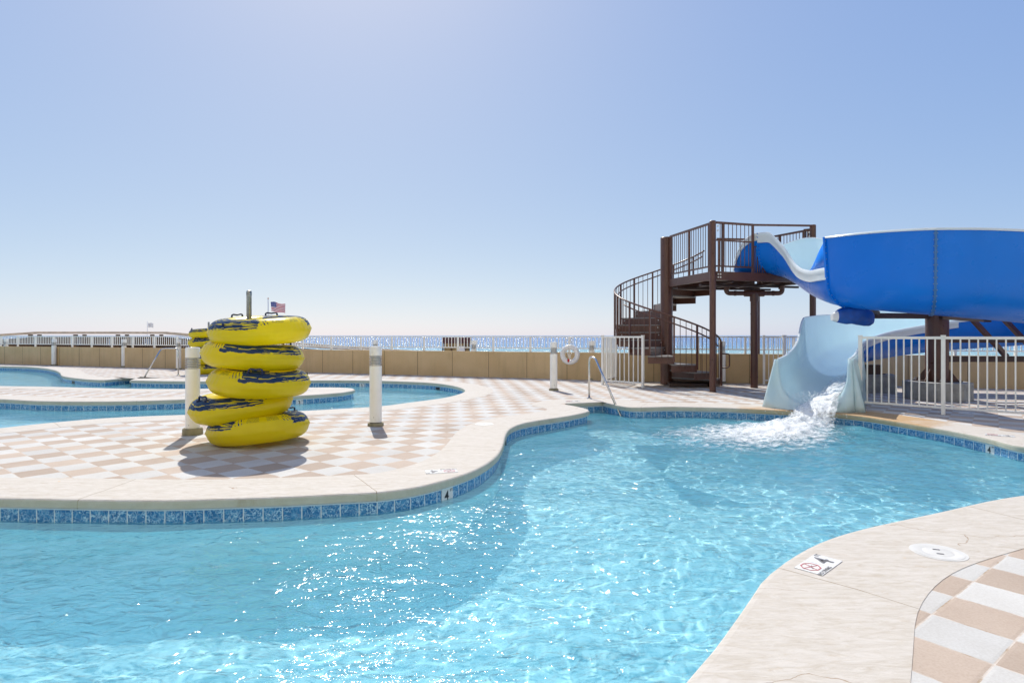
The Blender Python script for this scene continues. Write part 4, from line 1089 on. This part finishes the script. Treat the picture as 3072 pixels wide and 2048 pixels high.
# blue splash guard that grows out of the right rim before the high wall
m = M(); P = curve(5, 7)[6:]; n = len(P); low, top = [], []
for i, s in enumerate(P):
    t = i/(n-1); h0 = s[3]-.02; x = -(WH+.06*(h0-WH)-.02)
    low.append(place(s, x, h0)); top.append(place(s, x-.035*t, h0+.02+(1.36-.76)*t**1.7))
m.add(low+top, [(i, i+1, n+i+1, n+i) for i in range(n-1)]); g_ = m.build('splash_guard', BLUE, sl_, True); g_['label'] = 'blue guard fin rising from the white rim'
sm = g_.modifiers.new('thick', 'SOLIDIFY'); sm.thickness = .014
# flared front of the mouth
st = s7[-1]; U = [place(st, x, z) for x, z in prof(st[3], st[4], 0)]; n = len(U)
hd = st[5]; f = Vector((math.cos(hd), math.sin(hd), 0))
cR, cL = Vector((*G(2287, 1219).xy, -.0)), Vector((*G(2566, 1237).xy, -.0))
mid_ = (cR+cL)/2
O = []
for i, p in enumerate(U):
    if i <= 4: t = i/4; q = (U[0]+(U[0]-U[n-1]).normalized()*.07).lerp(cR, .0 if i == 0 else t)
    elif i >= n-5: t = (n-1-i)/4; q = (U[n-1]+(U[n-1]-U[0]).normalized()*.07).lerp(cL, t)
    else: t = (i-4)/(n-9); sn = math.sin(math.pi*t)**.6; q = cR.lerp(cL, t)+f*.26*sn+Vector((0, 0, -.09*sn))
    O.append(q+f*.02)
m = M(); mids = [a.lerp(b, .35)+f*.055 for a, b in zip(U, O)]
rows = [U, [a.lerp(b, .12)+f*.04 for a, b in zip(U, O)], mids, [a.lerp(b, .7)+f*.05 for a, b in zip(U, O)], O]
m.add([p for r_ in rows for p in r_], [(i*n+j, (i+1)*n+j, (i+1)*n+j+1, i*n+j+1) for i in range(4) for j in range(n-1)])
mf = m.build('mouth_front', LINET, sl_, True); mf.modifiers.new('thick', 'SOLIDIFY').thickness = .012
# side skirts of the mouth
for side, lab in ((-1, 'right'), (1, 'left')):
    m = M(); rows = []; SS = s7[7:]
    for k, s in enumerate(SS):
        t = k/(len(SS)-1); h = s[3] if side < 0 else s[4]; x = side*(WH+.06*(h-WH)+.05); a = place(s, x, h-.01); g = place(s, side*(WH+.12+.15*t), -s[2])
        if k == len(SS)-1: a = O[0] if side < 0 else O[n-1]; g = cR.copy() if side < 0 else cL.copy()
        row = []
        for j in range(9):
            q = a.lerp(g, j/8); bul = .05*math.sin(math.pi*j/8)*math.sin(math.pi*min(1, t*1.5)); q += (place(s, side, 0)-place(s, 0, 0))*bul*(1 if j < 5 else -.6); row.append(q)
        rows.append(row)
    m.add([p for r_ in rows for p in r_], [(i*9+j, i*9+j+1, (i+1)*9+j+1, (i+1)*9+j) for i in range(len(rows)-1) for j in range(8)])
    sk = m.build('mouth_skirt', LINET, sl_, True); sk.modifiers.new('thick', 'SOLIDIFY').thickness = .012

# water running down the lower flume, over the lip and into the pool
def attr(o, name, vals):
    a = o.data.attributes.new(name, 'FLOAT', 'POINT'); a.data.foreach_set('value', vals)
FOAM = mat_foam()
m = M(); rows = []; fo = []
run = s7[2:]
for k, s in enumerate(run):
    t = k/(len(run)-1)
    for j in range(17):
        u = (j/16-.5)*2; wdt = .20+.16*t; x = u*wdt*.75+.16; zz0 = WH-math.sqrt(max(0, WH*WH-x*x))
        z = zz0+.03+(.05+.05*t)*(1-u*u)+.045*noise.noise(Vector((x*9, k*.8, 1)))
        rows.append(place(s, x, z)); fo.append(.25+.75*min(1, t*1.4)*(1-.35*abs(u)))
last = run[-1]
for k in range(1, 15):
    t = k/14
    for j in range(17):
        u = (j/16-.5)*2; w_ = .27+.10*t; x = u*w_+.16*(1-t)+.05*t; zz0 = (WH-math.sqrt(max(0, WH*WH-min(.5, abs(x))**2)))*(1-t)
        p = place(last, x, zz0+.08*(1-u*u)*(1-.3*t)+.03)+f*(.72*t)-Vector((0, 0, .36*t*t)); p += Vector((noise.noise(Vector((x*14, k*.5, 3))), noise.noise(Vector((x*14, k*.5, 9))), noise.noise(Vector((x*22, k*.7, 5)))))*.045*(.4+t)
        rows.append(p); fo.append(.95-.45*abs(u)**2)
nr = len(rows)//17
m.add(rows, [(i*17+j, i*17+j+1, (i+1)*17+j+1, (i+1)*17+j) for i in range(nr-1) for j in range(16)])
o = m.build('slide_water', FOAM, None, True); tag(o, 'white rushing water pouring down the slide mouth into the pool', 'water', kind='stuff'); attr(o, 'foam', fo)
m = M(); fo = []; vs = []; st_ = .035; x0, x1, y0, y1 = 1.7, 6.3, 7.3, 11.3; nx, ny = int((x1-x0)/st_), int((y1-y0)/st_)
IMP = place(last, .05, 0)+f*.75
for j in range(ny):
    for i in range(nx):
        x, y = x0+i*st_, y0+j*st_
        q = Vector((x-IMP.x, y-IMP.y)); a_ = Vector((-.80, -.60)); u = q.dot(a_); v = q.dot(Vector((.60, -.80)))
        u2 = (u-.85)/(2.0 if u > .85 else 1.05); v2 = v/(.58+.26*max(0, u)); d = math.sqrt(u2*u2+v2*v2)
        fm = 1.15-d*.80
        near = math.exp(-((u-.1)**2+v*v)/.22)
        z = WZ+wave(x, y)+.012+(.05*fm if fm > 0 else 0)+near*.10
        z += max(0, fm)*(.06*noise.noise(Vector((x*5, y*5, 1)))+.035*noise.noise(Vector((x*12, y*12, 3)))+.02*noise.noise(Vector((x*25, y*25, 5))))+near*.10*noise.noise(Vector((x*9, y*9, 6)))
        if fm < .05: z -= .02
        vs.append(Vector((x, y, z))); fo.append(fm)
keep = [(j*nx+i, j*nx+i+1, (j+1)*nx+i+1, (j+1)*nx+i) for j in range(ny-1) for i in range(nx-1) if fo[j*nx+i] > -.35 and inside(vs[j*nx+i].xy, poolA)]
m.add(vs, keep); o = m.build('splash_foam', FOAM, None, True); attr(o, 'foam', fo); tag(o, 'churning white foam where the slide water meets the pool', 'foam', kind='stuff')
# droplets thrown up by the splash
m = M(); rr = random.Random(3)
for k in range(1500):
    a = rr.random()
    if a < .55:
        u = rr.gauss(.9, .8); v = rr.gauss(0, .45); z = WZ+.02+abs(rr.gauss(0, .05))*(1.3 if u < .6 else .7)
        p = Vector((IMP.x-.80*u+.60*v, IMP.y-.60*u-.80*v, z))
    else:
        t = rr.random(); p = place(last, rr.gauss(.05, .22), .16+rr.random()*.10)+f*(.68*t)-Vector((0, 0, .36*t*t))
    r_ = rr.uniform(.002, .0075)
    m.add([p+Vector(v_)*r_ for v_ in ((1, 0, 0), (-1, 0, 0), (0, 1, 0), (0, -1, 0), (0, 0, 1.3), (0, 0, -1.3))], [(0, 2, 4), (2, 1, 4), (1, 3, 4), (3, 0, 4), (2, 0, 5), (1, 2, 5), (3, 1, 5), (0, 3, 5)])
tag(m.build('spray_droplets', paint('droplet_white', (.9, .93, .95), .15, .01, 3), None, True), 'fine white droplets thrown up by the splash', 'spray', kind='stuff')

# ---------------------------------------------------------------- slide supports
cx, cy = AT(2811, 1006, 12.2).xy
sup = thing('slide_support', 'thick brown steel column carrying the slide on arms and braces', 'column', (cx, cy, .36))
m = M(); m.lathe([(.205, .37), (.205, 1.92), (.19, 1.93)], (cx, cy, 0), 36); m.build('column', BRN, sup, True, auto=40)
m = M(); m.box((cx, cy, .372), (.62, .62, .02), R(20)); m.build('base_plate', BRND, sup)
for k in range(6):
    a = R(20+60*k); d = Vector((math.cos(a), math.sin(a), 0)); c_ = Vector((cx, cy, .38))
    m = M(); t_ = d.cross(Vector((0, 0, 1)))*.006; A, B, C_ = c_+d*.19, c_+d*.37, c_+d*.19+Vector((0, 0, .26)); m.add([A-t_, B-t_, C_-t_, A+t_, B+t_, C_+t_], [(0, 1, 2), (5, 4, 3), (0, 3, 4, 1), (1, 4, 5, 2), (2, 5, 3, 0)]); m.build('gusset', BRN, sup)
for k in range(4):
    a = R(65+90*k); c_ = Vector((cx+.38*math.cos(a), cy+.38*math.sin(a), 0)); m = M(); m.lathe([(.028, .382), (.028, .41), (.012, .412), (.012, .44)], c_, 6); m.build('anchor_bolt', BOLT, sup)
zA = HC+(1006-947.5)/F*12.15
m = M(); m.bar((cx, cy, zA), (*AT(2590, 1006, 12.05).xy, zA), .09, .11); m.build('arm', BRND, sup)
m = M(); m.bar((*AT(2632, 1006, 12.0).xy, zA+.03), (*AT(2600, 1006, 11.6).xy, zA+.16), .09, .10); m.build('arm', BRND, sup)
m = M(); m.bar((cx, cy, zA), (cx-.35, cy-1.75, 1.60), .10, .12); m.build('arm', BRND, sup)
zB = HC-(1016-1006)/F*12.2; m = M(); m.bar((cx+.2, cy-.02, zB-.03), (cx+3.2, cy-.25, zB-.03), .09, .10); m.build('arm', BRND, sup)
zB = HC-(1076-1006)/F*12.3; m = M(); m.bar((cx+.2, cy+.05, zB), (cx+2.2, cy-.0, zB), .10, .12); m.build('arm', BRND, sup)
m = M(); m.box((cx+1.95, cy, zB), (.03, .16, .16)); m.build('joint_plate', BRND, sup)
m = M(); m.bar(AT(2915, 955, 12.0), AT(3020, 1070, 12.4), .07, .09); m.build('brace', BRN, sup)
m = M(); m.bar(AT(3010, 955, 12.2), AT(3110, 1060, 12.6), .07, .09); m.build('brace', BRN, sup)
def octo(cx_, cy_, r, z, rz, n=8): return [(cx_+r*math.cos(rz+2*math.pi*k/n), cy_+r*math.sin(rz+2*math.pi*k/n)) for k in range(n)]
ft_ = thing('concrete_footing', 'chipped grey concrete footing under the thick brown column, behind the white fence', 'footing', (cx, cy, 0), 'concrete slide footings')
m = M(); m.prism(octo(cx, cy, .60, .36, R(10), 8), -.003, .362); m.build('block', CON, ft_, bevel=.012)
c_ = AT(2622, 1006, 13.75); f2 = thing('concrete_footing', 'square grey concrete footing just behind the slide mouth', 'footing', (c_.x, c_.y, 0), 'concrete slide footings')
m = M(); m.box((c_.x, c_.y, .205), (.80, .70, .416), R(-25)); m.build('block', CON, f2, bevel=.012)
cr_ = thing('slide_cradle', 'dark steel cradle under the lower flume on the square footing', 'bracket', (c_.x, c_.y, .41))
m = M(); m.box((c_.x-.05, c_.y, .52), (.34, .2, .22)); m.box((c_.x-.05, c_.y, .42), (.45, .3, .02)); m.build('bracket', BRND, cr_)
# tarpaulin bundle hung at the end of the arm
tc = AT(2556, 945, 11.55); tp = thing('tarpaulin_bundle', 'blue tarpaulin bundle with a white tip strapped under the slide', 'tarpaulin', tc)
NT = 28
def bundle(t0, t1, n):
    rows = []
    kn = [(0, .062), (.10, .10), (.25, .150), (.5, .168), (.8, .172), (.93, .150), (1, .10)]
    for i in range(n+1):
        t = t0+(t1-t0)*i/n
        for (a, ra), (b, rb) in zip(kn[:-1], kn[1:]):
            if t <= b+1e-6: r_ = ra+(rb-ra)*(t-a)/(b-a); break
        for k in range(28):
            a = 2*math.pi*k/28; ca, sa = math.cos(a), math.sin(a); sq = (abs(ca)**3.2+abs(sa)**3.2)**(-1/3.2)
            w_ = sq*(1+.05*math.sin(4*a+t*9)+.10*noise.noise(Vector((t*7, ca*1.7, sa*1.7))))
            rows.append(tc+Vector(((t-.5)*.78, ca*r_*.85*w_, sa*r_*w_-.03*t+.05*math.sin(t*3.1)-.04)))
    m = M(); m.add(rows, [(i*28+k, i*28+(k+1) % 28, (i+1)*28+(k+1) % 28, (i+1)*28+k) for i in range(n) for k in range(28)]+[tuple(range(27, -1, -1)), tuple(n*28+k for k in range(28))]); return m
bundle(.11, 1, NT).build('cover', TARP, tp, True, auto=50); bundle(0, .112, 4).build('white_tip', PLW, tp, True, auto=50)

# ---------------------------------------------------------------- boardwalk over the dune
DB = 34.0
bw = thing('boardwalk', 'timber dune boardwalk with pale handrails and dark balusters beyond the left wall', 'boardwalk', (-20, DB, -2.2))
def bwp(pxx, pyy, d): return AT(pxx, pyy, d)
for (d, ky) in ((DB, 0), (DB+2.2, 1)):
    line = [(-60, 1011), (0, 1004.5), (113, 997.2), (500, 997.4), (580, 1004), (760, 1018), (900, 1031), (1090, 1044), (1290, 1057)]
    if ky: line = [(-60, 1012), (0, 1005.5), (113, 998.6), (490, 998.6), (580, 1007), (760, 1023), (900, 1038), (1090, 1050), (1250, 1060)]
    P = [bwp(a, b, d) for a, b in line]
    m = M()
    for a, b in zip(P[:-1], P[1:]): m.bar(a, b, .14, .10)
    m.build('handrail_cap', WOODL, bw)
    m = M()
    for a, b in zip(P[:-1], P[1:]):
        m.bar(a-Vector((0, 0, .30)), b-Vector((0, 0, .30)), .05, .09); m.bar(a-Vector((0, 0, .82)), b-Vector((0, 0, .82)), .05, .12)
    m.build('side_rail', WOODD if not ky else WOODL, bw)
    for a, b, pa, pb in zip(P[:-1], P[1:], line[:-1], line[1:]):
        if pa[0] > 820: continue
        L = (b-a).length; n = int(L/.135); m = M()
        for k in range(n): c_ = a.lerp(b, (k+.5)/n); m.box((c_.x, c_.y, c_.z-.56), (.075, .05, .60))
        m.build('baluster_panel', WOODD, bw)
for pxx in (91.5, 226.7, 354, 457, 600, 700):
    for k, (off, d) in enumerate(((0, DB-.1), (27, DB+2.3))):
        z1 = 1003 if pxx < 500 else 1003+(pxx-500)*.085
        c_ = AT(pxx+off, z1, d); m = M(); m.box((c_.x, c_.y, (c_.z-2.4)/2), (.16, .16, c_.z+2.4)); m.build('post', WOODD, bw)
m = M(); a, b = AT(-60, 1054, DB+1.1), AT(500, 1043, DB+1.1); m.bar(a, b, 2.2, .12); m.bar(b, AT(1180, 1083, DB+1.1), 2.2, .12); m.build('walkway', WOODL, bw)
# beach hut
DH = 60.; hx = AT(1371.5, 1006, DH).x; hut = thing('beach_hut', 'small timber beach hut with a dark maroon roof seen through the fence', 'hut', (hx, DH, -2.2))
MAR = paint('maroon_roof', (.075, .012, .018), .6, .1, 2); TB = paint('hut_boards', (.36, .25, .11), .8, .15, 2, bump=.3)
zr1, zr0 = HC-(1012-HY)/F*DH, HC-(1029-HY)/F*DH
m = M(); m.box((hx, DH, (zr0+zr1)/2), (2.74, 2.6, zr1-zr0)); m.build('roof', MAR, hut)
m = M(); m.box((hx, DH, (zr0-2.2)/2), (2.4, 2.3, zr0+2.2)); m.build('wall', TB, hut)
m = M(); m.box((hx+.50, DH-1.17, HC-(1047-HY)/F*DH-.3), (.75, .04, 1.25)); m.build('white_panel', PLW, hut)
for dx in (-1.3, -.45, .95, 1.3): m = M(); m.box((hx+dx, DH-1.24, (zr0-2.2)/2), (.12, .12, zr0+2.2)); m.build('post', WOODD, hut)
# flags
DG = 62.; base = AT(804.4, 896.8, DG); fl_ = thing('flagpole', 'slim white flagpole carrying the striped flag beyond the near tube stack', 'flagpole', (base.x, DG, -2.2))
m = M(); m.tube([(base.x, DG, -2.2), (base.x, DG, base.z)], .045, 10); m.build('pole', PLW, fl_, True)
m = M(); m.lathe([(.0001, -.07), (.06, -.03), (.07, .02), (.04, .07), (.0001, .09)], (base.x, DG, base.z+.05), 12); m.build('finial', paint('gilt', (.6, .25, .1), .3, .05, 3), fl_, True)
FR = paint('flag_red', (.55, .02, .05), .7, .05, 3); FW = paint('flag_white', (.8, .8, .8), .7, .03, 3); FB = paint('flag_blue', (.02, .05, .28), .7, .05, 3)
us = thing('flag', 'American stars and stripes flag blowing to the right from its pole', 'flag', (base.x, DG, base.z-.3))
W_, H_ = 1.55, 1.0; tl = AT(812, 905.5, DG)
def fp(u, v, o=0):      # u along the fly, v down the hoist
    x = u*W_*.98; z = -v*H_*(1-.07*u)-.16*u*u-.10*u+.05*math.sin(u*7+v*1.2); y = .10*math.sin(u*9+v*1.5)
    return tl+Vector((x+.04*v*(1), y-o, z+(.03*math.sin(v*9+u*8)*u)))
for k in range(13):
    m = M(); vs = [fp(i/24, (k+j)/13) for j in (0, 1) for i in range(25)]; m.add(vs, [(i, i+1, 26+i, 25+i) for i in range(24)]); m.build('red_stripe' if k % 2 == 0 else 'white_stripe', FR if k % 2 == 0 else FW, us, True)
m = M(); vs = [fp(.4*i/10, 7/13*j/6, .012) for j in range(7) for i in range(11)]; m.add(vs, [(j*11+i, j*11+i+1, (j+1)*11+i+1, (j+1)*11+i) for j in range(6) for i in range(10)]); ca = m.build('canton', FB, us, True)
m = M()
for r_ in range(9):
    for c2 in range(6 if r_ % 2 == 0 else 5):
        u = .4*((c2*2+1+(r_ % 2))/12); v = 7/13*(r_+1)/10; c_ = fp(u, v, .022)
        pts = [c_+Vector((math.sin(2*math.pi*q/10), 0, math.cos(2*math.pi*q/10)))*(.024 if q % 2 == 0 else .010) for q in range(10)]; m.add(pts, [tuple(range(10))])
m.build('stars', FW, ca)
DG2 = 48.; b2 = AT(442, 964.5, DG2); p2 = thing('flagpole', 'thin pale pole with a small white flag above the boardwalk', 'flagpole', (b2.x, DG2, -2.2))
m = M(); m.tube([(b2.x, DG2, -2.2), (b2.x, DG2, b2.z)], .018, 8); m.build('pole', PLW, p2, True)
wf = thing('flag', 'small white flag with a faint grey ring fluttering above the boardwalk', 'flag', b2)
t0 = AT(444, 968, DG2); m = M(); vs = [t0+Vector((u/10*.42, .04*math.sin(u*.9), -v/4*.36-.02*math.sin(u*.8)-.004*u)) for v in range(5) for u in range(11)]; m.add(vs, [(j*11+i, j*11+i+1, (j+1)*11+i+1, (j+1)*11+i) for j in range(4) for i in range(10)]); m.build('cloth', FW, wf, True)
m = M(); cc = t0+Vector((.19, -.06, -.18)); m.tube([cc+Vector((.09*math.cos(q), 0, .08*math.sin(q))) for q in [2*math.pi*k/16 for k in range(16)]], .012, 6, closed=True); m.build('emblem', paint('pale_grey_ink', (.66, .67, .69), .7, .05, 3), wf, True)

# ---------------------------------------------------------------- unseen tower added behind the viewer to bounce sunlight onto the deck
FAC = paint('cream_render', (.86, .80, .70), .85, .04, 1); GLZ = paint('window_glass', (.10, .14, .16), .08, .1, 1); RL = paint('balcony_rail_white', (.84, .83, .8), .4, .03, 2)
ht = thing('bounce_tower', 'unseen cream tower added behind the viewer to bounce sunlight, with rows of railed balconies', 'building', (0, -13, 0))
m = M(); m.box((-2, -19, 22), (84, 12, 44)); m.build('wall', FAC, ht)
for fl in range(14):
    z = 3.1*fl
    m = M(); m.box((-2, -12.1, z+.1), (84, 1.8, .2)); m.build('balcony_slab', FAC, ht)
    m = M(); m.box((-2, -11.25, z+1.28), (84, .05, .06)); m.box((-2, -11.25, z+.75), (84, .03, .8)); m.build('balcony_rail', RL, ht)
    m = M()
    for k in range(14): m.box((-41+6*k, -12.98, z+1.4), (2.2, .06, 2.1))
    m.build('window_row', GLZ, ht)
for k in range(15): m = M(); m.box((-44+6*k, -12.1, 22), (.25, 1.76, 43.9)); m.build('party_wall', FAC, ht)
